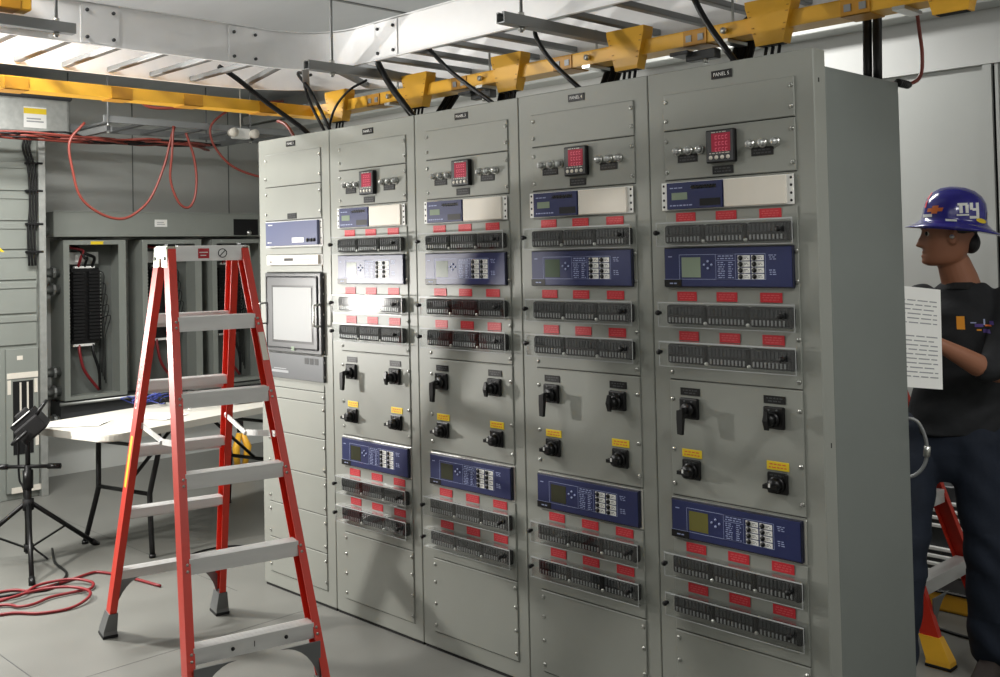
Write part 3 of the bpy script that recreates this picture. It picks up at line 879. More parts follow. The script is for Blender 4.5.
for k in range(6): b.cyl((3.14, .60 + k * .014, 2.238), (3.14, .607 + k * .014, 2.238), .0145, 10)
single('cord_grip', b, M_BLACK, 'black ribbed cord grip at the rear top corner of the nearest panel', 'cord grip')
b = MB(); b.tube(smooth_path([(3.0, .9, 2.62), (3.3, .86, 2.66), (3.7, .8, 2.70)], 6), .003, 6)
b.tube(smooth_path([(3.22, .86, 2.65), (3.225, .86, 2.58), (3.21, .86, 2.5)], 5), .003, 6)
b.tube(smooth_path([(3.4, .86, 2.66), (3.44, .86, 2.6), (3.47, .86, 2.55)], 5), .003, 6)
single('hanging_wire', b, M_BLACKM, 'thin loose dark wires below the yellow block at the upper right', 'wire')

# ------------------------------------------------------------------ left wall equipment
XE = -3.33
w = thing('wall_wireway', 'dark grey wall trough above the open breaker enclosures', 'wireway', (XL, 1.3, 1.875))
b = MB(); b.box(.002, .28, -1.05, .93, 0, .195, .004); b.box(.276, .284, -1.055, .935, .19, .2, .001); b.build('trough_body', M_ENC, w)
b = MB(); b.box(0, .003, -.11, .0, -.03, .03, .001); b.mi = 1; b.box(.003, .0035, -.09, -.02, -.012, -.006); b.box(.003, .0035, -.09, -.03, .004, .01)
b.build('label', [M_WHITE, M_INK], w, (.281, -.12, .11))
b = MB(); b.box(0, .006, -.12, .12, -.07, .07); b.mi = 1; b.cyl((.0, .02, -.05), (.03, .02, -.05), .02, 10); b.build('open_knockout', [M_BLACKM, M_STEEL], w, (.28, .62, .08))
def enclosure(y0, y1, label, detail):
    e = thing('breaker_enclosure', label, 'electrical enclosure', (XL, y0, .61), 0, 'open enclosures on the left wall')
    d = .26; wd = y1 - y0; h = 1.24; t = .012
    b = MB(); b.mi = 1; b.box(.002, .012, t, wd - t, t, h - t); b.mi = 0
    b.box(.002, d, 0, t, 0, h); b.box(.002, d, wd - t, wd, 0, h); b.box(.002, d, t, wd - t, 0, t); b.box(.002, d, t, wd - t, h - t, h)
    b.box(d - .004, d, t, .045, t, h - t); b.box(d - .004, d, wd - .06, wd - t, t, h - t); b.box(d - .004, d, .045, wd - .06, h - .035, h - t); b.box(d - .004, d, .045, wd - .06, t, .03)
    b.build('box', [M_ENC, M_ENCD], e)
    cy = wd * .47
    b = MB(); b.box(.012, .1, cy - .115, cy + .115, .42, 1.02, .004); b.mi = 1
    for k in range(20):
        z = .45 + k * .0275
        for s in (-1, 1): b.box(.05, .13, cy + s * .02, cy + s * .108, z, z + .022, .002)
    b.mi = 2
    for k in range(20):
        z = .455 + k * .0275
        for s in (-1, 1): b.box(.06, .09, cy + s * .116, cy + s * .135, z, z + .008)
    b.mi = 3; b.box(.06, .1, cy - .08, cy + .08, 1.02, 1.036); b.box(.06, .1, cy - .1, cy + .07, .4, .418)
    b.build('breaker_block', [M_BLACK, M_BLACKM, M_STEEL, M_WHITE], e)
    b = MB(); b.box(.012, .08, cy - .12, cy + .12, 1.05, 1.15, .003); b.mi = 1; b.box(.08, .083, cy - .07, cy + .0, 1.07, 1.13)
    b.build('terminal_cover', [M_GALV, M_WHITE], e)
    for k, (a, z_, mt, r_) in enumerate(((-.05, 1.0, M_REDH, .011), (.06, 1.0, M_BLACK, .013), (.0, 1.05, M_BLACK, .011))):
        b = MB()
        b.tube(smooth_path([(.09, cy + a, 1.03), (.14, cy + a, 1.1), (.17, cy + a * .3 - .03, 1.16 - .03 * k), (.13, cy - .13 + .03 * k, 1.185), (.08, cy - .18 + .02 * k, 1.2)], 6), r_, 8)
        b.build('cable', mt, e)
    for a, q, mt in ((-.05, .09, M_REDH), (.06, .10, M_BLACK)):
        b = MB(); b.tube(smooth_path([(.09, cy + a, .41), (.11, cy + a + .0, .33), (.11, cy + a + q * .4, .2), (.08, cy + .02 + q, .04)], 6), .012, 8); b.build('cable', mt, e)
    b = MB()
    r_ = random.Random(int(y0 * 100))
    for s in (-1, 1):
        for k in range(5):
            yy = cy + s * (.14 + .012 * k)
            b.tube(smooth_path([(.05, cy + s * .13, 1.0 - .1 * k), (.09, yy + s * .02, .95 - .08 * k), (.06, yy, .7 - .05 * k), (.05, yy - s * .01, .4), (.04, yy, .2 - .03 * k)], 5), .0035, 5)
    b.build('control_wires', M_BLACKM, e)
    b = MB(); b.box(d, d + .001, cy - .02, cy + .08, h - .034, h - .01); b.build('label', M_LABYEL, e) if detail else b.bm.free()
    if detail: pass
    return e
enclosure(.33, .83, 'open grey breaker enclosure nearest the left cabinet, yellow label on top edge', True)
enclosure(.97, 1.50, 'open grey breaker enclosure seen through the stepladder, second from left', False)
enclosure(1.60, 2.12, 'open grey breaker enclosure partly hidden behind the monitor panel', False)
w = thing('lower_wireway', 'dark lower trough with a pale pipe running below the breaker enclosures', 'wireway', (XL, .3, .4))
b = MB(); b.box(.002, .2, .02, 1.85, .04, .2, .003); b.build('trough_body', M_DGREY, w)
b = MB(); b.cyl((.24, 0, .185), (.24, 1.85, .185), .014, 10); b.build('pipe', M_GALV, w)
# conduit nipples between the left cabinet and the enclosures
for z, y in ((1.93, .16), (1.60, .16), (1.47, .16), (.83, .16), (.68, .16), (.46, .2)):
    b = MB(); b.cyl((-3.43, .048, z), (-3.43,   .332 if z > .5 else .316, z), .034, 16)
    for q in (.052, .1, .27): b.cyl((-3.43, q, z), (-3.43, q + .02, z), .05, 8, smooth=False)
    lab = {1.93: 'shiny conduit stub entering the wall trough beside the left cabinet', 1.60: 'upper one of two conduit stubs into the first enclosure near its top',
           1.47: 'lower one of two conduit stubs into the first enclosure near its top', .83: 'upper one of two conduit stubs beside the foot of the first enclosure',
           .68: 'lower one of two conduit stubs beside the foot of the first enclosure', .46: 'lowest conduit stub, at the level of the white table top'}[z]
    single('conduit_stub', b, M_CONDUIT, lab, 'conduit', 'conduit stubs beside the left cabinet')
# left cabinet with its louvre seams and the low breaker unit
lc = thing('switchboard', 'tall grey switchboard at the left edge with horizontal cover seams', 'switchboard', (-3.0, -.7, 0))
b = MB(); b.box(-.598, 0, -.9, .75, 0.0, 2.595, .004); b.mi = 1
b.build('body', [M_ENC, M_BLACKM], lc)
zs = [2.41, 2.19, 1.975, 1.77, 1.55, 1.31, 1.085]
for a, c in zip(zs[1:], zs[:-1]):
    b = MB(); b.box(0, .012, -.88, .69, a + .012, c - .004, .002); b.box(.012, .02, -.88, .69, c - .05, c - .008, .002); b.build('cover_plate', M_ENC, lc)
b = MB(); b.box(0, .05, .70, .75, 0, 2.595, .003); b.build('corner_post', M_GALV, lc)
b = MB(); b.box(0, .025, .47, .695, .05, 1.07, .003)
b.mi = 1; b.box(.025, .03, .475, .69, .86, .9); b.box(.025, .03, .5, .73, .05, .09)
b.mi = 2; b.box(.012, .028, .515, .655, .32, .84); b.mi = 1
for q in (.56, .61): b.box(.028, .032, q, q + .012, .55, .83)
for y_, z_ in ((.49, .8), (.675, .8), (.68, .42)): b.box(.025, .028, y_ - .012, y_ + .012, z_ - .05, z_ + .05)
b.box(.025, .027, .545, .585, .99, 1.02)
b.build('breaker_unit', [M_ENC, M_CREAM, M_BLACKM], lc)
b = MB(); b.box(.012, .0135, .46, .475, 1.71, 1.80); bmesh.ops.rotate(b.bm, verts=b.bm.verts, cent=(0, .467, 1.755), matrix=Matrix.Rotation(PI / 4, 3, 'X'))
b.build('yellow_sticker', M_LABYEL, lc)
Gc = 'black cables down the left cabinet'
for k, nm in enumerate(('leftmost', 'middle', 'rightmost')):
    q = .022 * k - .02
    cable('vertical_cable', [(-2.94, -.075 + q, 2.592), (-2.948, -.08 + q, 2.56), (-2.955, -.085 + q, 2.5), (-2.955, -.05 + q, 2.36), (-2.955, -.04 + q, 2.1), (-2.955, -.055 + q, 1.9), (-2.955, -.05 + q, 1.66)],
          .0085, M_BLACK, nm + ' of three black cables running down the seamed left cabinet', group=Gc)
for z, nm in ((1.76, 'lowest of four'), (1.96, 'second from the bottom of four'), (2.2, 'second from the top of four'), (2.4, 'topmost of four')):
    b = MB(); b.box(-2.979, -2.944, -.09, .03, z - .008, z + .008, .003)
    single('cable_clamp', b, M_BLACKM, 'dark clamp across the black cables on the left cabinet, ' + nm, 'clamp', 'clamps on the left cabinet cables')

# ductwork and the far cable tray, upper left
hv = thing('air_duct', 'galvanised round-edged duct box at the upper left above the cabinet', 'duct', (-3.2, -.4, 2.6))
b = MB(); b.box(-.38, .3, -.9, .62, 0, .28, .03, seg=3); b.build('duct_body', M_GALV, hv)
b = MB(); b.box(-.38, .31, -.9, .63, .262, .30, .012); b.build('dark_rim', M_DGREY, hv)
b = MB(); b.box(.301, .303, .28, .44, .05, .2); b.mi = 1; b.box(.303, .304, .28, .44, .15, .19); b.mi = 2; b.box(.303, .304, .3, .42, .09, .1); b.box(.303, .304, .3, .4, .11, .12); b.build('label', [M_WHITE, M_LABYEL, M_INK], hv)
ft = thing('far_cable_ladder', 'far aluminium cable ladder along the left wall carrying red cables', 'cable tray', (-2.7, 1.1, 2.66))
for x in (-.3, .3):
    b = MB(); b.box(x - .008, x + .008, -.86, 1.1, 0, .05, .002); b.build('side_rail', M_STRUT, ft)
for k in range(8):
    b = MB(); b.box(-.292, .292, -.8 + k * .25, -.77 + k * .25, .005, .025, .003); b.build('rung', M_RUNG, ft)
trapeze((-2.35, .26, 2.612), (-3.1, .26, 2.612), (.02, .7), 'grey strut hanger with a bolt under the far cable ladder')
trapeze((-2.35, 1.4, 2.612), (-3.1, 1.4, 2.612), (.02, .7), 'grey strut hanger under the far cable ladder near the white lamp unit')
b = MB(); b.box(-2.36, -2.30, 1.22, 1.36, 2.60, 2.68, .008, seg=2); b.mi = 1
for y in (1.2, 1.38): b.cyl((-2.32, y, 2.64), (-2.26, y, 2.64), .03, 12, .036)
b.cyl((-2.33, 1.29, 2.68), (-2.33, 1.29, 3.1), .004, 6)
single('emergency_light', b, [M_WHITE, M_CREAM], 'small white twin-head emergency light hanging under the far cable ladder', 'light')
Gw = 'red cables looping at the upper left'
X = -2.36
for nm, pts, lab in (('a', [(X, .09, 2.64), (X, -.015, 2.5), (X, .005, 2.3), (X, .06, 2.12), (X, .2, 2.01), (X, .353, 1.978), (X, .48, 2.04), (X, .581, 2.154), (X, .677, 2.377), (X, .727, 2.563), (X, .76, 2.66)], 'longest orange red cable hanging in a wide loop over the wall trough'),
                     ('b', [(X + .03, .735, 2.66), (X + .03, .72, 2.45), (X, .722, 2.268), (X, .78, 2.11), (X, .855, 2.064), (X, .91, 2.13), (X, .931, 2.276), (X, .91, 2.45), (X, .85, 2.62)], 'orange red cable hanging in a narrow loop above the stepladder'),
                     ('c', [(X, 1.62, 2.29), (X, 1.5, 2.311), (X, 1.3, 2.36), (X, 1.168, 2.437), (X, 1.06, 2.58), (X, 1.08, 2.72), (X, 1.331, 2.874), (X, 1.7, 2.93)], 'orange red cable sagging from the yellow rail toward the monitor panel')):
    cable('hanging_cable', pts, .0095, M_ORW, lab, group=Gw)
cable('hanging_cable', [(-.12, .2, 2.42), (0.0, .14, 2.40), (.1, .12, 2.36), (.2, .12, 2.25)], .0085, M_ORW, 'pale red cable bending over the corner of the monitor panel', group=Gw)
cable('hanging_cable', [(-2.0, .3, 2.83), (-2.0, .33, 2.76), (-2.0, .45, 2.73), (-2.0, .8, 2.77), (-2.0, 1.2, 2.82)], .011, M_ORW, 'red cable hooked below the yellow rail near the galvanised duct', group=Gw)
b = MB(); r_ = random.Random(5)
for k in range(9):
    pts = [(-2.45 - r_.uniform(0, .35), -.6 + j * .3 + r_.uniform(-.05, .05), 2.56 + r_.uniform(-.02, .02)) for j in range(7)]
    b.mi = 0 if k % 3 else 1
    b.tube(smooth_path(pts, 4), .008, 6)
single('hanging_cable_bundle', b, [M_ORW, M_BLACK], 'tangled run of red and black cables under the far cable ladder', 'cables')

# ------------------------------------------------------------------ folding table and what lies on it
tb = thing('folding_table', 'white plastic folding table with black legs between stepladder and left wall', 'table', (-1.31, .31, 0), .23)
tw, tl = .38, .915
def on_table(lx, ly, z=.7455): return (-1.31 + lx * math.cos(.23) - ly * math.sin(.23), .31 + lx * math.sin(.23) + ly * math.cos(.23), z)
b = MB(); n = 6; rr = .09; poly = []
for cx, cy, a0 in ((tw - rr, tl - rr, 0), (-tw + rr, tl - rr, 90), (-tw + rr, -tl + rr, 180), (tw - rr, -tl + rr, 270)):
    for k in range(n + 1):
        a = math.radians(a0 + 90 * k / n); poly.append((cx + rr * math.cos(a), cy + rr * math.sin(a)))
b.prism(poly, 'z', .705, .745)
bmesh.ops.bevel(b.bm, geom=[e for e in b.bm.edges if abs(e.verts[0].co.z - e.verts[1].co.z) < 1e-5], offset=.006, segments=2, affect='EDGES')
b.build('table_top', M_TABLE, tb)
for s in (-1, 1):
    y = s * .48
    for lr in (-1, 1):
        b = MB(); b.tube(smooth_path([(lr * .25, y, .705), (lr * .27, y + s * .01, .6), (lr * .235, y + s * .04, .38), (lr * .235, y + s * .05, .3), (lr * .30, y + s * .09, .012)], 5), .0155, 10)
        b.cyl((lr * .30, y + s * .09, 0), (lr * .30, y + s * .09, .02), .019, 10); b.build('leg', M_BLACK, tb)
    b = MB(); b.cyl((-.235, y + s * .045, .34), (.235, y + s * .045, .34), .0125, 8); b.build('crossbar', M_BLACK, tb)
    b = MB(); b.cyl((-.28, y + s * .01, .6), (.28, y + s * .01, .6), .011, 8); b.build('crossbar', M_BLACK, tb)
    b = MB(); b.cyl((0, y + s * .045, .345), (0, y - s * .38, .7), .011, 8); b.build('brace', M_BLACK, tb)
def sheet(x, y, rz, lab, w_=.28, h_=.216, z=.7468):
    b = MB(); n_ = 6
    g = [[b.bm.verts.new((-w_ / 2 + w_ * i / n_, -h_ / 2 + h_ * j / 4, .004 * abs(math.sin(i * 1.1 + j)) * (i / n_) ** 2 + .001)) for i in range(n_ + 1)] for j in range(5)]
    for j in range(4):
        for i in range(n_): b.bm.faces.new((g[j][i], g[j][i + 1], g[j + 1][i + 1], g[j + 1][i]))
    r = bmesh.ops.extrude_face_region(b.bm, geom=list(b.bm.faces)); bmesh.ops.translate(b.bm, vec=(0, 0, .0012), verts=[v for v in r['geom'] if isinstance(v, bmesh.types.BMVert)])
    o = single('paper_sheet', b, M_PAPER, lab, 'paper', 'paper sheets on the white table'); o.location = (x, y, z); o.rotation_euler = (0, 0, rz); return o
sheet(*on_table(-.12, -.72)[:2], .8, 'white paper sheet at the near left corner of the folding table')
sheet(*on_table(.08, -.34)[:2], .45, 'white paper sheet in the middle of the folding table')
sheet(*on_table(.05, .34)[:2], -.1, 'white paper sheet toward the glove end of the folding table')
b = MB(); r_ = random.Random(11)
for k in range(16):
    cx, cy = r_.uniform(-.12, .12), r_.uniform(-.22, .22); R_ = r_.uniform(.04, .09)
    b.mi = 0 if k % 3 else 1
    pts = [(cx + R_ * math.cos(a), cy + R_ * math.sin(a) * 1.2, .006 + .06 * abs(math.sin(a * .5 + k)) + .02 * r_.random()) for a in [j * .9 for j in range(7)]]
    b.tube(smooth_path(pts, 5), .0032, 5)
o = single('wire_tangle', b, [M_BLUEW, M_BLACK], 'tangle of blue and black test wires on the far side of the folding table', 'wires'); o.location = on_table(-.22, .02, .746)
b = MB()
for k in range(3): b.tube(smooth_path([(.05 * k, -.1, .012), (.05 * k + .02, 0, .05), (.05 * k + .06, .1, .014), (.12, .16, .012)], 5), .006, 6)
o = single('white_cord', b, M_WHITE, 'loose white cord loops on the folding table beside the wires', 'cord'); o.location = on_table(.02, .0, .746)
def blob(name, balls, mt, vox, label, cat, loc, group=None):
    b = MB()
    for c, r, s in balls: b.ball(c, r, *s)
    o = bpy.data.objects.new('tmp', b.mesh('tmp', mt)); COL.objects.link(o)
    me = remesh(o, vox, 3, name, mt)
    o = place(name, me, None, loc); return tag(o, label, cat, group)
def remesh(o, vox, it, name, mt):
    md = o.modifiers.new('r', 'REMESH'); md.mode = 'VOXEL'; md.voxel_size = vox; md.use_smooth_shade = True
    if it:
        sm = o.modifiers.new('s', 'SMOOTH'); sm.iterations = it; sm.factor = .5
    dg = bpy.context.evaluated_depsgraph_get()
    me = bpy.data.meshes.new_from_object(o.evaluated_get(dg)); me.name = name
    me.materials.clear()
    for q in (mt if isinstance(mt, list) else [mt]): me.materials.append(q)
    old = o.data; bpy.data.objects.remove(o); bpy.data.meshes.remove(old)
    return me
gl = []
for k in range(4): gl.append(((.05 + .02 * k, .05 - .03 * k, .03), .016, (2.6, 1, 1)))
gl.append(((-.03, 0, .032), .045, (1.3, 1.1, .7))); gl.append(((-.02, .05, .035), .018, (1, 2.2, 1)))
b = MB(); Mp = T(*on_table(-.17, .86, .756)) @ Matrix.Rotation(.79, 4, 'Z') @ Matrix.Rotation(.42, 4, 'Y')
b.box(-.045, .045, -.03, .03, .0, .26, .012, Mp, 2); b.mi = 1; b.box(.01, .025, -.034, -.03, .03, .25, 0, Mp)
single('tool_pouch', b, [M_LABRED, M_ORANGE], 'leaning red tool pouch on the far end of the folding table behind the stepladder', 'pouch')
blob('work_glove', gl, M_BLACKM, .006, 'black work glove on the folding table in front of the red pouch', 'glove', on_table(-.12, .69, .747))
# yellow-handled tool on the floor behind the ladder
tl_ = thing('bolt_cutter', 'yellow handled cutter standing on the floor behind the open red stepladder', 'tool', (-2.75, 1.50, 0))
b = MB()
for s in (-1, 1): b.tube([(.0, .014 * s, .27), (.02, .055 * s, .16), (.0, .035 * s, .016)], [.022, .03, .024], 10)
b.build('handle', M_YEL, tl_)
b = MB(); b.beam((0, 0, .28), (-.02, 0, .46), .05, .02); b.build('jaw', M_BLACKM, tl_)
bk = thing('tool_bag', 'dark tool bag with a red flap on the floor under the table end', 'bag', (-2.2, 1.95, 0))
b = MB(); b.box(-.16, .16, -.2, .2, 0, .2, .04, seg=3); b.build('bag_body', M_DGREY, bk)
b = MB(); b.box(.12, .175, -.05, .14, .08, .3, .01); b.build('flap', M_LABRED, bk)
# red air hose and black lead on the floor
b = MB()
b.tube(smooth_path([(-.86, -1.5, .009), (-.88, -1.0, .009), (-.79, -.89, .009), (-.79, -.73, .009), (-.84, -.55, .009), (-.80, -.50, .009), (-.64, -.45, .009), (-.35, -.40, .009)], 8), .0075, 8)
b.tube(smooth_path([(-.68, -1.5, .012), (-.66, -1.1, .012), (-.56, -1.02, .012), (-.55, -.95, .012), (-.59, -.86, .012), (-.58, -.74, .012), (-.57, -.67, .012), (-.64, -.63, .02), (-.76, -.69, .026), (-.79, -.84, .026), (-.73, -.96, .014), (-.75, -1.1, .012), (-.78, -1.5, .012)], 8), .0075, 8)
b.tube(smooth_path([(-.52, -1.5, .009), (-.52, -1.12, .009), (-.4, -.99, .009), (-.36, -.86, .009), (-.41, -.75, .02), (-.5, -.71, .028), (-.63, -.76, .03), (-.7, -.88, .028), (-.68, -1.05, .026), (-.62, -1.5, .012)], 8), .0075, 8)
single('air_hose', b, M_REDH, 'coiled red hose lying on the floor left of the stepladder', 'hose')
cable('floor_lead', [(-1.44, -.52, .02), (-1.2, -.6, .008), (-1.05, -.62, .008), (-.94, -.64, .008), (-.84, -.70, .008), (-.74, -.81, .008), (-.78, -.95, .009), (-.9, -1.4, .008)], .007, M_BLACK, 'black lead running on the floor from the tripod to the red hose', 'cord', None, 8)
b = MB(); b.tube(smooth_path([(-.62 + .16 * math.cos(a), .10 + .2 * math.sin(a), .006) for a in [k * .5 for k in range(15)]], 4), .005, 6)
single('floor_lead', b, M_BLACKM, 'black coiled lead on the floor under the folding table', 'cord')

# ------------------------------------------------------------------ tripod work lights
def worklight(label, loc, aim, zh, lit, off=(0, 0, 0)):
    t = thing('tripod_work_light', label, 'work light', loc, 0, 'tripod work lights')
    b = MB(); b.cyl((0, 0, .06), (0, 0, .55), .019, 12); b.cyl((0, 0, .5), (0, 0, zh - .02), .014, 10); b.cyl((0, 0, .42), (0, 0, .52), .028, 12); b.build('pole', M_BLACK, t)
    b = MB(); b.cyl((0, 0, .3), (0, 0, .36), .03, 12); b.build('collar', M_BLACKM, t)
    b = MB(); b.cyl((0, 0, .07), (0, 0, .11), .026, 12); b.build('collar', M_BLACKM, t)
    for k in range(3):
        a = -.32 + k * 2 * PI / 3
        c, s = math.cos(a), math.sin(a)
        b = MB(); b.tube([(c * .025, s * .025, .33), (c * .42, s * .42, .016)], .013, 8); b.cyl((c * .40, s * .40, .03), (c * .44, s * .44, .0), .017, 8)
        b.beam((c * .02, s * .02, .09), (c * .24, s * .24, .165), .012, .008)
        b.build('leg', M_BLACK, t)
    b = MB(); b.cyl((-.13, -.13, zh - .24), (.13, .13, zh - .24), .011, 8); b.cyl((-.13, -.13, zh - .24), (-.08, -.08, zh - .24), .016, 8); b.cyl((.08, .08, zh - .24), (.13, .13, zh - .24), .016, 8)
    b.build('crossbar', M_BLACK, t)
    # lamp head, local +y is the beam direction
    d = V(aim).normalized(); q = d.to_track_quat('Y', 'Z').to_matrix().to_4x4(); Mh = Matrix.Translation((off[0], off[1], zh)) @ q @ Matrix.Scale(.86, 4)
    b = MB(); b.box(-.13, .13, -.05, .06, -.085, .085, .012, Mh, 2)
    for k in range(7): b.box(-.12 + k * .037, -.112 + k * .037, -.085, -.045, -.08, .08, 0, Mh)
    b.box(-.05, .05, -.12, -.05, -.03, .05, .006, Mh)
    b.box(min(0, off[0]) - .015, max(0, off[0]) + .015, min(0, off[1]) - .015, max(0, off[1]) + .015, zh - .05, zh - .02)
    b.build('lamp_housing', M_BLACKM, t)
    b = MB(); b.tube([Mh @ V(p_) for p_ in ((-.145, 0, -.02), (-.145, .0, -.13), (.145, 0, -.13), (.145, 0, -.02))], .009, 8); b.build('yoke', M_BLACK, t)
    b = MB(); b.tube([Mh @ V(p_) for p_ in ((-.1, -.04, .08), (-.1, -.06, .15), (.1, -.06, .15), (.1, -.04, .08))], .011, 8); b.build('carry_handle', M_BLACK, t)
    b = MB(); b.box(-.055, .055, .06, .064, -.045, .045, 0, Mh)
    b.build('lens', mat('lit_lens', (255, 250, 240), .3, emit=(255, 250, 240), estr=30) if lit else M_FROST, t)
    b = MB(); b.box(.03, .115, -.089, -.0852, -.06, .06, 0, Mh); b.mi = 1
    for k in range(5): b.box(.04, .1, -.0896, -.0888, -.045 + k * .02, -.037 + k * .02, 0, Mh)
    b.build('rating_label', [M_WHITE, M_INK], t)
    b = MB(); b.tube(smooth_path([(.0, -.05, zh - .05), (-.05, -.03, zh - .3), (-.035, -.01, .4), (-.05, .02, .12), (.04, .09, .012)], 6), .006, 6); b.build('power_cord', M_BLACKM, t)
    return Mh
M_FROST = mat('frosted_lens', (150, 152, 150), .25)
worklight('black tripod work light standing on the floor beside the folding table end', (-1.31, -.70, 0), (.28, .57, -.75), .78, False, (.12, -.02))
LAMP = V((-1.28, -1.75, 0)); LZ = 1.36
worklight('lit black tripod work light aimed at the panels from the left aisle', LAMP, (1.0, .62, -.02), LZ, True)

# ------------------------------------------------------------------ louvred unit at the foot of the back wall
lv = thing('louvred_heater', 'dark louvred wall unit low behind the yellow footed stepladder', 'heater', (2.68, 2.16, 0))
b = MB(); b.box(-.3, .3, -.06, .085, .02, .52, .006); b.build('casing', M_DGREY, lv)
for k in range(11):
    b = MB(); z = .06 + k * .037; 
    if k in (5, 6): b.bm.free(); continue
    b.box(-.27, .27, -.075, -.058, z, z + .017, .003); b.build('louvre', M_WHITE, lv)
b = MB(); b.box(2.64, 3.0, 1.86, 2.04, 0, .085, .015, seg=2); b.mi = 1; b.box(2.63, 3.01, 1.85, 2.05, .085, .1, .006)
single('tool_case', b, [M_YEL, M_BLACK], 'yellow tool case with black lid on the floor behind the worker', 'tool case')
cable('floor_lead', [(2.5, 1.72, .008), (2.8, 1.62, .008), (3.0, 1.6, .008), (3.3, 1.66, .008), (3.8, 1.7, .008)], .007, M_BLACK, 'black lead lying on the floor behind the worker', 'cord')

# ------------------------------------------------------------------ the worker
yaw = 0.79285
RX = V((math.cos(yaw), math.sin(yaw), 0)); RY = V((-math.sin(yaw), math.cos(yaw), 0))
wk = thing('person', 'man in dark shirt, jeans and blue hard hat reading papers behind the panels', 'person', (3.06, 1.26, 0), yaw)
# everything below is in the person's frame: +x along the panels' right, -y toward the aisle
fw = V((-.6, -.8, 0)); lf = V((.8, -.6, 0))
def ell(c, a, b_, ra, rb, n=28, z_tilt=None):
    c = V(c); return [c + a * (ra * math.cos(2 * PI * k / n)) + b_ * (rb * math.sin(2 * PI * k / n)) for k in range(n)]
def limb(mb, pts, n=20):
    # pts: (point, radius) along a limb, rounded at the ends
    P = [V(p_) for p_, r in pts]; R_ = [r for p_, r in pts]
    mb.tube(P, R_, n)
    mb.ball(P[0], R_[0] * .98, n=14); mb.ball(P[-1], R_[-1] * .98, n=14)
C0 = V((.035, .02, 0))          # torso axis
def tor(z, ra, rb, off=0.0, dx=0): return ell(C0 + fw * off + V((dx, 0, z)), lf, fw, ra, rb)
# joints
LS = C0 + lf * .185 + V((0, 0, 1.445)); RS_ = C0 - lf * .185 + V((0, 0, 1.445))
LE = V((.02, -.24, 1.19)); LW = V((-.19, -.27, 1.305))
RE = V((-.30, .0, 1.20)); RWr = V((-.345, -.23, 1.36))
CH = C0 + V((-.075, 0, 0))
CH = C0 + V((-.115, 0, 0))
LHp = CH + lf * .125 + V((0, 0, .93)); RHp = CH - lf * .095 + V((0, 0, .93))
LK = V((.035, -.11, .50)); LA = V((.05, -.07, .095)); RK = V((-.285, -.12, .50)); RA = V((-.37, -.20, .095))
# head frame
HF = V((-.95, .30, 0)).normalized(); HL = V((-HF.y, HF.x, 0))
HC = V((-.034, .0, 1.708))
def hp(l, f_, z): return HC + HL * l + HF * f_ + V((0, 0, z))
b = MB()
# head rings: z, front, back, half width
prof = [(-.118, .066, -.005, .026), (-.112, .080, -.03, .042), (-.10, .090, -.05, .053), (-.085, .090, -.062, .060), (-.065, .086, -.075, .065), (-.045, .088, -.088, .069),
        (-.02, .086, -.098, .072), (.0, .084, -.104, .074), (.02, .086, -.107, .076), (.035, .092, -.108, .077), (.055, .091, -.107, .077), (.08, .082, -.10, .073), (.10, .064, -.085, .062), (.115, .035, -.06, .043), (.12, .012, -.03, .02)]
def lerp_prof(z):
    for a, c in zip(prof[:-1], prof[1:]):
        if a[0] <= z <= c[0]:
            t = (z - a[0]) / (c[0] - a[0]); return [a[i] + (c[i] - a[i]) * t for i in range(4)]
    return prof[-1]
rings = []; NZ = 60; NA = 56
def g(x, s): return math.exp(-(x / s) ** 2)
for i in range(NZ + 1):
    z = -.118 + .238 * i / NZ
    _, F_, B_, w_ = lerp_prof(z); yc = (F_ + B_) / 2 - .005
    rg = []
    for k in range(NA):
        a = 2 * PI * k / NA; ca, sa = math.cos(a), math.sin(a)
        x = w_ * math.copysign(abs(sa) ** .85, sa)
        y = yc + (F_ - yc) * (abs(ca) ** .8) if ca > 0 else yc + (yc - B_) * -(abs(ca) ** .8)
        if ca > 0:
            nose = 0
            if -.05 < z < .03:
                t = (.03 - z) / .068
                nose = (.004 + .029 * t) if z > -.038 else .033 * max(0, (z + .05) / .012)
            y += nose * g(x, .010 + .006 * max(0, min(1, (.03 - z) / .07)))
            y += (.0095 * g(z + .063, .0065) + .0105 * g(z + .078, .007)) * g(x, .022)
            y -= .004 * g(z + .0705, .0025) * g(x, .024)
            y += .009 * g(z + .104, .012) * g(x, .024)
            for s in (-1, 1): y -= .010 * g(z - .012, .012) * g(x - s * .031, .016)
            y += .005 * g(z - .034, .010) * g(abs(x) - .028, .02)
        rg.append(hp(x, y, z))
    rings.append(rg)
b.ring_loft(rings, True, True)
for s in (-1, 1):                                            # ears
    Me = Matrix(((HF.x, HL.x, 0, 0), (HF.y, HL.y, 0, 0), (0, 0, 1, 0), (0, 0, 0, 1)))
    b.ball(hp(s * .078, -.012, -.006), .03, .62, .28, 1.05, 12, Me)
    b.ball(hp(s * .084, -.016, .006), .018, .7, .3, 1.0, 10, Me)
limb(b, [((-.008, .015, 1.61), .060), ((.018, .022, 1.54), .069), ((.035, .02, 1.47), .075)])
b.ring_loft([tor(.90, .14, .10, 0, -.07), tor(1.0, .14, .10, 0, -.05), tor(1.15, .14, .095), tor(1.32, .16, .105), tor(1.42, .165, .095), tor(1.47, .12, .075), tor(1.50, .06, .05)])
limb(b, [(LS, .05), (LS.lerp(LE, .5), .046), (LE, .04), (LE.lerp(LW, .3), .042), (LE.lerp(LW, .65), .035), (LW, .026)])
limb(b, [(RS_, .05), (RS_.lerp(RE, .5), .046), (RE, .04), (RE.lerp(RWr, .3), .042), (RWr, .027)])
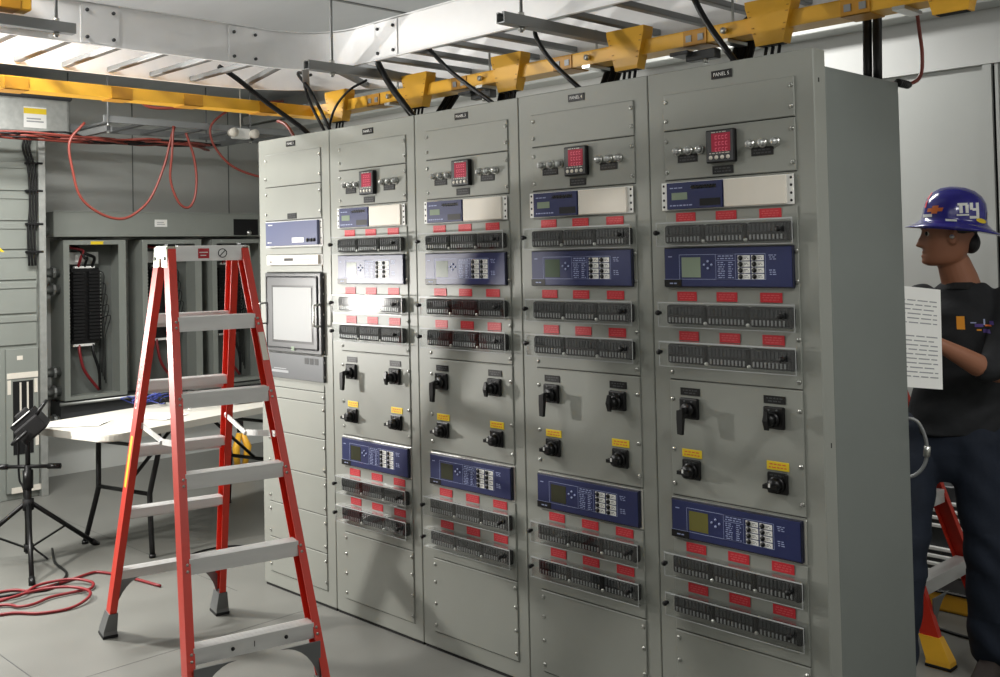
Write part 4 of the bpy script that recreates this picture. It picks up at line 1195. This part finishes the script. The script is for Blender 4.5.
for A_, K_, N_ in ((LHp, LK, LA), (RHp, RK, RA)):
    limb(b, [(A_, .075), (A_.lerp(K_, .5), .065), (K_, .05), (K_.lerp(N_, .35), .05), (N_, .036)])
    limb(b, [(N_ + V((0, 0, -.035)), .028), (N_ + fw * .09 + V((0, 0, -.058)), .022)])
# hands: palm plus five unequal curled fingers closing on the paper
def hand(W_, dirv, up, palmn, s):
    # W_: wrist, dirv: along the fingers, up: from little finger to index, palmn: palm normal
    dirv, up, palmn = V(dirv).normalized(), V(up).normalized(), V(palmn).normalized()
    rg = []
    for t, wd, th in ((-.01, .024, .021), (.03, .034, .018), (.065, .042, .015), (.09, .041, .012), (.098, .03, .008)):
        c = W_ + dirv * t; rg.append([c + up * (wd * math.cos(2 * PI * k / 18)) + palmn * (th * math.sin(2 * PI * k / 18)) for k in range(18)])
    b.ring_loft(rg)
    for k, (off, L_) in enumerate(((.030, .072), (.011, .080), (-.009, .074), (-.028, .058))):
        k0 = W_ + dirv * .088 + up * off; d1 = (dirv + palmn * .35).normalized(); d2 = (dirv * .45 + palmn * .9).normalized(); d3 = (-dirv * .15 + palmn).normalized()
        p1_ = k0 + d1 * L_ * .45; p2_ = p1_ + d2 * L_ * .32; p3_ = p2_ + d3 * L_ * .23
        limb(b, [(k0 - dirv * .015, .0092), (p1_, .0088), (p2_, .0078), (p3_, .0066)], 10)
    t0 = W_ + dirv * .03 + up * .028; t1 = t0 + (dirv * .55 + up * .6 + palmn * .25).normalized() * .04; t2 = t1 + (dirv * .8 + up * .1 + palmn * .5).normalized() * .03; t3 = t2 + (dirv * .8 - up * .2 + palmn * .5).normalized() * .022
    limb(b, [(t0, .014), (t1, .0108), (t2, .0095), (t3, .0075)], 10)
PX = V((.42, -.9, 0)).normalized()      # paper normal toward the aisle
hand(LW, LW - LE, (0.1, 0, 1), (-.3, .9, 0), 1)
hand(RWr, (.1, -.75, .4), (0, .1, 1), (.9, .2, 0), -1)
o = bpy.data.objects.new('tmp', b.mesh('tmp', M_SKIN)); COL.objects.link(o)
body = place('body', remesh(o, .0045, 3, 'body', M_SKIN), wk)
# eyes and brows
for s in (-1, 1):
    e = MB(); e.ball(hp(s * .031, .0715, .010), .0105); e.mi = 1; e.ball(hp(s * .0325, .0755, .010), .0088); e.build('eye', [M_CREAM, M_BLACK], wk)
    e = MB(); e.tube([hp(s * .014, .092, .03), hp(s * .03, .091, .034), hp(s * .047, .080, .029)], [.003, .0042, .002], 8); e.build('eyebrow', M_HAIR, wk)
e = MB(); e.ball(hp(.088, -.008, -.004), .009); e.cyl(hp(.086, -.008, -.004), hp(.098, -.008, -.006), .006, 10); e.build('earplug', M_STEEL, wk)
# hair below the helmet at the back
h = MB(); Mh_ = Matrix(((HF.x, HL.x, 0, 0), (HF.y, HL.y, 0, 0), (0, 0, 1, 0), (0, 0, 0, 1)))
h.ball(hp(0, -.03, .035), .09, .95, .90, .85, 20, Mh_); h.ball(hp(0, -.085, -.028), .045, .8, 1.25, 1.0, 16, Mh_)
o = bpy.data.objects.new('tmp', h.mesh('tmp', M_HAIR)); COL.objects.link(o)
place('hair', remesh(o, .006, 2, 'hair', M_HAIR), wk)
# shirt
s = MB()
s.ring_loft([tor(.93, .182, .135, 0, -.07), tor(.98, .182, .135, 0, -.055), tor(1.08, .176, .13, .005, -.03), tor(1.2, .178, .13, .012), tor(1.32, .192, .132, .014), tor(1.40, .195, .122, .008), tor(1.455, .17, .1), tor(1.495, .115, .085), tor(1.522, .078, .07, -.004)])
limb(s, [(LS + V((-.02, .01, .0)), .075), (LS.lerp(LE, .25), .073), (LS.lerp(LE, .6), .064), (LE + V((.005, 0, .015)), .058), (LE.lerp(LW, .16), .053)])
limb(s, [(RS_ + V((.02, 0, .0)), .075), (RS_.lerp(RE, .25), .072), (RS_.lerp(RE, .6), .064), (RE, .057), (RE.lerp(RWr, .2), .052)])
# soft folds
o = bpy.data.objects.new('tmp', s.mesh('tmp', M_SHIRT)); COL.objects.link(o)
shirt_me = remesh(o, .008, 5, 'shirt', M_SHIRT)
for v in shirt_me.vertices:
    c = v.co
    wv = .004 * math.sin(c.z * 38 + c.x * 16 + 2.2 * math.sin(c.x * 11 + c.z * 9)) + .0025 * math.sin(c.z * 70 - c.x * 45)
    amp = 1.0 if c.z < 1.2 else .55
    v.co = c + v.normal * wv * amp
shirt = place('shirt', shirt_me, wk)
n_ = MB(); n_.ring_loft([ell(C0 + V((-.008, -.004, 1.50)) + fw * .012, lf, fw, .070, .072), ell(C0 + V((-.012, -.004, 1.525)) + fw * .004, lf, fw, .062, .062)]); n_.build('undershirt', M_SHIRTB, wk)
# jeans
j = MB()
j.ring_loft([tor(1.0, .162, .118, 0, -.03), tor(.93, .195, .13, 0, -.055), tor(.87, .205, .132, 0, -.075), tor(.80, .175, .11, 0, -.10), tor(.75, .11, .085, 0, -.12)])
for A_, K_, N_ in ((LHp, LK, LA), (RHp, RK, RA)):
    limb(j, [(A_ + V((0, 0, -.02)), .10), (A_.lerp(K_, .35), .098), (A_.lerp(K_, .7), .088), (K_, .083), (K_.lerp(N_, .35), .081), (K_.lerp(N_, .75), .077), (N_ + V((0, 0, .03)), .08)], 24)
o = bpy.data.objects.new('tmp', j.mesh('tmp', M_JEANS)); COL.objects.link(o)
jm = remesh(o, .009, 4, 'jeans', M_JEANS)
for v in jm.vertices:
    c = v.co
    k = .0035 * math.sin(c.z * 46 + c.x * 25 + 2 * math.sin(c.x * 14)) * (1.6 if (c.z < .25 or .42 < c.z < .58) else .7)
    v.co = c + v.normal * k
place('jeans', jm, wk)
for nm, N_ in (('a', LA), ('b', RA)):
    q = MB(); base = V((N_.x, N_.y, 0)); sd = V((-fw.y, fw.x, 0))
    rg = []
    for t, hw, top in ((-.075, .034, .06), (-.04, .042, .12), (.02, .044, .115), (.07, .046, .085), (.13, .048, .068), (.175, .04, .055), (.198, .022, .04)):
        c = base + fw * t
        rg.append([c - sd * hw, c - sd * hw * 1.02 + V((0, 0, top * .5)), c - sd * hw * .6 + V((0, 0, top * .95)), c + V((0, 0, top)), c + sd * hw * .6 + V((0, 0, top * .95)), c + sd * hw * 1.02 + V((0, 0, top * .5)), c + sd * hw])
    q.ring_loft(rg, True, True); q.mi = 1
    q.ring_loft([[c_ + V((0, 0, z_)) for c_ in [base + fw * t + sd * hw for t, hw in ((-.08, .03), (.0, .048), (.13, .052), (.2, .024))] + [base + fw * t - sd * hw for t, hw in ((.2, .024), (.13, .052), (.0, .048), (-.08, .03))]] for z_ in (0, .022)])
    q.build('boot', [M_BOOT, M_BLACKM], wk)
# hard hat: full brim, tilted slightly back on the head
hat = bpy.data.objects.new('hard_hat', None)
q = MB(); tilt = math.radians(-6)
HX = HF; HZ = V((0, 0, 1)); Mt = Matrix.Rotation(math.radians(-7), 3, HL)
hc = HC + V((0, 0, .045)) - HF * .026
def hh(f_, l, z): return hc + Mt @ ((HF * f_ + HL * l) * .95 + V((0, 0, z)))
NA = 48; rings = []
for (rf, rl, z) in ((.188, .160, -.018), (.186, .158, -.014), (.150, .128, .002), (.128, .108, .010), (.126, .106, .022), (.124, .104, .05), (.115, .095, .085), (.096, .078, .112), (.066, .052, .132), (.03, .022, .141), (.006, .005, .143)):
    rg = []
    for k in range(NA):
        a = 2 * PI * k / NA; f_ = rf * math.cos(a); l = rl * math.sin(a); zz_ = z
        if z > .03: zz_ += .006 * g(l, .016) * min(1, (z - .03) / .05)      # crown ridge
        if z < .003: zz_ -= .012 * (abs(math.cos(a)) ** 2)                    # brim dips front and back
        rg.append(hh(f_ + .0, l, zz_))
    rings.append(rg)
q.ring_loft(rings, True, True)
inner = [[hh(rf * math.cos(2 * PI * k / NA), rl * math.sin(2 * PI * k / NA), z) for k in range(NA)] for rf, rl, z in ((.12, .1, .0), (.118, .098, .02))]
hatmesh = q.mesh('hard_hat', [M_HAT])
hat = place('hard_hat', hatmesh, wk)
hb = bmesh.new(); hb.from_mesh(hatmesh); bvh = BVHTree.FromBMesh(hb)
def on_hat(mb_verts, origin, right, upv, out):
    # wrap flat lettering (x right, y up) onto the helmet shell
    for v in mb_verts:
        p_ = origin + right * v.co.x + upv * v.co.y + out * .3
        hit = bvh.ray_cast(p_, -out)
        if hit[0] is not None: v.co = hit[0] + hit[1] * .0016 if hit[1].dot(out) > 0 else hit[0] - hit[1] * .0016
        else: v.co = origin + right * v.co.x + upv * v.co.y
cam_side = V((-.33, -.94, 0)).normalized()
def decal(fn, mats, name, origin, out=None):
    d = MB(); fn(d); o_ = out or cam_side; rt = V((-o_.y, o_.x, 0)).normalized(); upv = V((0, 0, 1))
    bmesh.ops.subdivide_edges(d.bm, edges=[e for e in d.bm.edges if e.calc_length() > .012], cuts=2)
    bmesh.ops.triangulate(d.bm, faces=d.bm.faces)
    on_hat(list(d.bm.verts), origin, rt, upv, o_)
    d.build(name, mats, hat, recalc=False)
def poly2(d, pts): return d.bm.faces.new([d.bm.verts.new((a, c, 0)) for a, c in pts])
def f_ny(d):
    # slanted lower-case block letters with underline swash
    def bar(x0, y0, x1, y1):
        poly2(d, [(x0, y0), (x1, y0), (x1 + .0, y1), (x0, y1)])
    bar(-.042, .018, -.032, .027); bar(-.036, -.012, -.024, .027); bar(-.024, .017, -.006, .027); bar(-.014, -.012, -.003, .019)
    bar(.002, .0, .013, .027); bar(.024, -.026, .035, .027); bar(.011, -.004, .026, .006); bar(.0, -.034, .035, -.024)
    bar(-.046, -.022, -.002, -.016)
decal(f_ny, [M_WHITE], 'lettering', hh(-.045, 0, .058))
def f_bow(d):
    poly2(d, [(-.034, -.008), (-.030, .006), (-.012, .006), (-.010, .015), (.014, .015), (.012, .006), (.032, .006), (.028, -.008), (.010, -.008), (.008, -.016), (-.016, -.016), (-.014, -.008)])
decal(f_bow, [M_ORANGE], 'emblem', hh(.055, 0, .052), V((-.62, -.78, 0)))
decal(lambda d: poly2(d, [(-.022, -.006), (.022, -.006), (.022, .006), (-.022, .006)]), [M_WHITE], 'sticker', hh(.082, 0, .026), V((-.7, -.71, 0)))
decal(lambda d: poly2(d, [(.024 * math.cos(k * PI / 6), .009 * math.sin(k * PI / 6) - .2 * .024 * math.cos(k * PI / 6)) for k in range(12)]), [M_LABYEL], 'sticker', hh(-.075, 0, .018), V((-.05, -1, 0)))
decal(lambda d: poly2(d, [(-.02, -.006), (.02, -.009), (.02, .0), (-.02, .004)]), [M_WHITE], 'sticker', hh(.02, 0, .014))
decal(lambda d: poly2(d, [(-.012, -.014), (.012, -.014), (.012, .014), (-.012, .014)]), [M_CREAM], 'sticker', hh(-.105, 0, .04), V((.3, -.95, 0)))
decal(lambda d: poly2(d, [(-.006, -.03), (.006, -.03), (.006, .03), (-.006, .03)]), [M_HATR], 'sticker', hh(.088, 0, .088), V((-.9, -.44, 0)))
hb.free()
# print on the left chest of the shirt
sb = bmesh.new(); sb.from_mesh(shirt_me); bvh = BVHTree.FromBMesh(sb)
def chest(fn, mats, name, origin):
    d = MB(); fn(d); o_ = V((-.3, -.95, 0)).normalized(); rt = V((-o_.y, o_.x, 0)); upv = V((0, 0, 1))
    on_hat(list(d.bm.verts), origin, rt, upv, o_); d.build(name, mats, shirt, recalc=False)
def rect(x0, x1, y0, y1):
    def f(d):
        n_ = 6; g_ = [[d.bm.verts.new((x0 + (x1 - x0) * i / n_, y0 + (y1 - y0) * k / n_, 0)) for i in range(n_ + 1)] for k in range(n_ + 1)]
        for k in range(n_):
            for i in range(n_): d.bm.faces.new((g_[k][i], g_[k][i + 1], g_[k + 1][i + 1], g_[k + 1][i]))
    return f
chest(rect(-.014, .014, -.026, .024), [M_ORP], 'chest_print', V((-.035, -.1, 1.372)))
for (x_, z_, w_, h_, m_) in ((.01, 1.372, .02, .004, M_LINE), (.03, 1.362, .03, .012, M_PURP), (.05, 1.375, .006, .022, M_LINE), (.062, 1.362, .02, .006, M_ORANGE), (.055, 1.342, .02, .014, M_PURP), (.03, 1.345, .016, .006, M_ORP), (.075, 1.372, .012, .014, M_PURP)):
    chest(rect(-w_ / 2, w_ / 2, -h_ / 2, h_ / 2), [m_], 'chest_print', V((x_, -.1, z_)))
sb.free()
# papers he reads
pp = MB(); PR = V((.86, .28, 0)).normalized()
PO = V((-.335, -.36, 1.345))
def pt(u, v, o_): 
    t = V((PR.x, PR.y, -.12)).normalized(); up = V((.03, .05, 1)).normalized(); nn = t.cross(up).normalized()
    return PO + t * u + up * v + nn * (o_ + .012 * math.sin((u + .11) * 9))
n1, n2 = 8, 10
G_ = [[[pp.bm.verts.new(pt(-.13 + .26 * i / n1, -.18 + .36 * jx / n2, oo)) for i in range(n1 + 1)] for jx in range(n2 + 1)] for oo in (0, -.003)]
for L_ in G_:
    for jx in range(n2):
        for i in range(n1): pp.bm.faces.new((L_[jx][i], L_[jx][i + 1], L_[jx + 1][i + 1], L_[jx + 1][i]))
for jx in range(n2):
    for i in (0, n1): pp.bm.faces.new((G_[0][jx][i], G_[0][jx + 1][i], G_[1][jx + 1][i], G_[1][jx][i]))
for i in range(n1):
    for jx in (0, n2): pp.bm.faces.new((G_[0][jx][i], G_[0][jx][i + 1], G_[1][jx][i + 1], G_[1][jx][i]))
pp.mi = 1
r_ = random.Random(3)
for k in range(18):
    v = .13 - k * .016
    if 5 < k < 8: continue
    u = -.105
    while u < .1:
        l = r_.uniform(.02, .06)
        sgn = .0009
        for oo in (sgn, -.003 - sgn):
            f_ = pp.bm.faces.new([pp.bm.verts.new(pt(a, c, oo)) for a, c in ((u, v), (min(u + l, .11), v), (min(u + l, .11), v + .004), (u, v + .004))]); f_.material_index = 1
        u += l + .008
ppo = pp.build('paper_sheets', [M_PAPER, M_INK], None, (3.06, 1.26, 0), yaw, recalc=False)
tag(ppo, 'white printed sheets held up by the man in the hard hat', 'papers')
# cable loop behind the cabinet edge
b = MB(); b.tube(smooth_path([(3.10, .60, 1.08), (3.16, .62, 1.07), (3.185, .635, 1.0), (3.18, .635, .93), (3.15, .62, .885), (3.10, .60, .87)], 6), .006, 8); b.mi = 1
b.cyl((3.188, .636, .985), (3.184, .636, .95), .011, 10)
single('cable_loop', b, [M_STRUT, M_STEEL], 'short grey cable loop sticking out behind the nearest panel edge beside the man', 'cable')

# ------------------------------------------------------------------ light
def area(name, loc, aim, sx, sy, power, col=(1, 1, 1), spread=PI):
    l = bpy.data.lights.new(name, 'AREA'); l.shape = 'RECTANGLE'; l.size = sx; l.size_y = sy; l.energy = power; l.color = col; l.spread = spread
    o = bpy.data.objects.new(name, l); COL.objects.link(o); o.location = loc
    o.rotation_euler = (V(aim) - V(loc)).to_track_quat('-Z', 'Y').to_euler(); return o
area('aisle_light', (-.25, -1.75, 3.05), (-.25, -1.75, 0), 2.2, .25, 118, (1, .99, .96))
area('aisle_light', (4.2, -2.2, 3.05), (4.2, -2.2, 0), 1.2, .25, 5, (1, .99, .96))
area('end_light', (4.6, -.75, 3.05), (4.6, -.75, 0), .25, 1.0, 38, (1, .99, .96))
area('left_light', (-1.5, -.7, 3.05), (-1.5, -.7, 0), .25, 1.2, 92, (1, .99, .96))
area('rear_light', (1.6, 1.5, 3.05), (1.6, 1.5, 0), 1.2, .25, 38, (1, .99, .96))
area('right_fill', (5.2, .7, 3.05), (5.2, .7, 0), .25, 1.2, 20, (1, .99, .97))  # added out of view to brighten the cabinet side, back wall and worker
dv = V((1.0, .62, -.02)).normalized()
area('work_lamp', LAMP + V((0, 0, LZ)) + dv * .075, LAMP + V((0, 0, LZ)) + dv * 2, .11, .09, 70, (1, .97, .92))
wd = bpy.data.worlds.new('room'); sc.world = wd; wd.use_nodes = True
wd.node_tree.nodes['Background'].inputs[0].default_value = (.8, .85, .9, 1); wd.node_tree.nodes['Background'].inputs[1].default_value = 0.05

# ------------------------------------------------------------------ camera
cam = bpy.data.cameras.new('camera'); co = bpy.data.objects.new('camera', cam); COL.objects.link(co)
pit, rol = 0.02503, -0.02134
f_ = V((-math.sin(yaw) * math.cos(pit), math.cos(yaw) * math.cos(pit), math.sin(pit)))
r0 = V((math.cos(yaw), math.sin(yaw), 0)); u0 = r0.cross(f_)
r_ = r0 * math.cos(rol) + u0 * math.sin(rol); u_ = -r0 * math.sin(rol) + u0 * math.cos(rol)
co.matrix_world = Matrix(((r_.x, u_.x, -f_.x, 4.70228), (r_.y, u_.y, -f_.y, -2.91526), (r_.z, u_.z, -f_.z, 1.67574), (0, 0, 0, 1)))
cam.sensor_fit = 'HORIZONTAL'; cam.sensor_width = 36; cam.lens = 36 * 1.03695
cam.shift_x = (500 - 494.54) / 1000; cam.shift_y = -(338.5 - 227.69) / 1000
cam.clip_start = .05
sc.camera = co
vs = sc.view_settings
vs.view_transform = 'Standard'; vs.look = 'None'; vs.gamma = 1; vs.use_curve_mapping = False; vs.exposure = 0.0
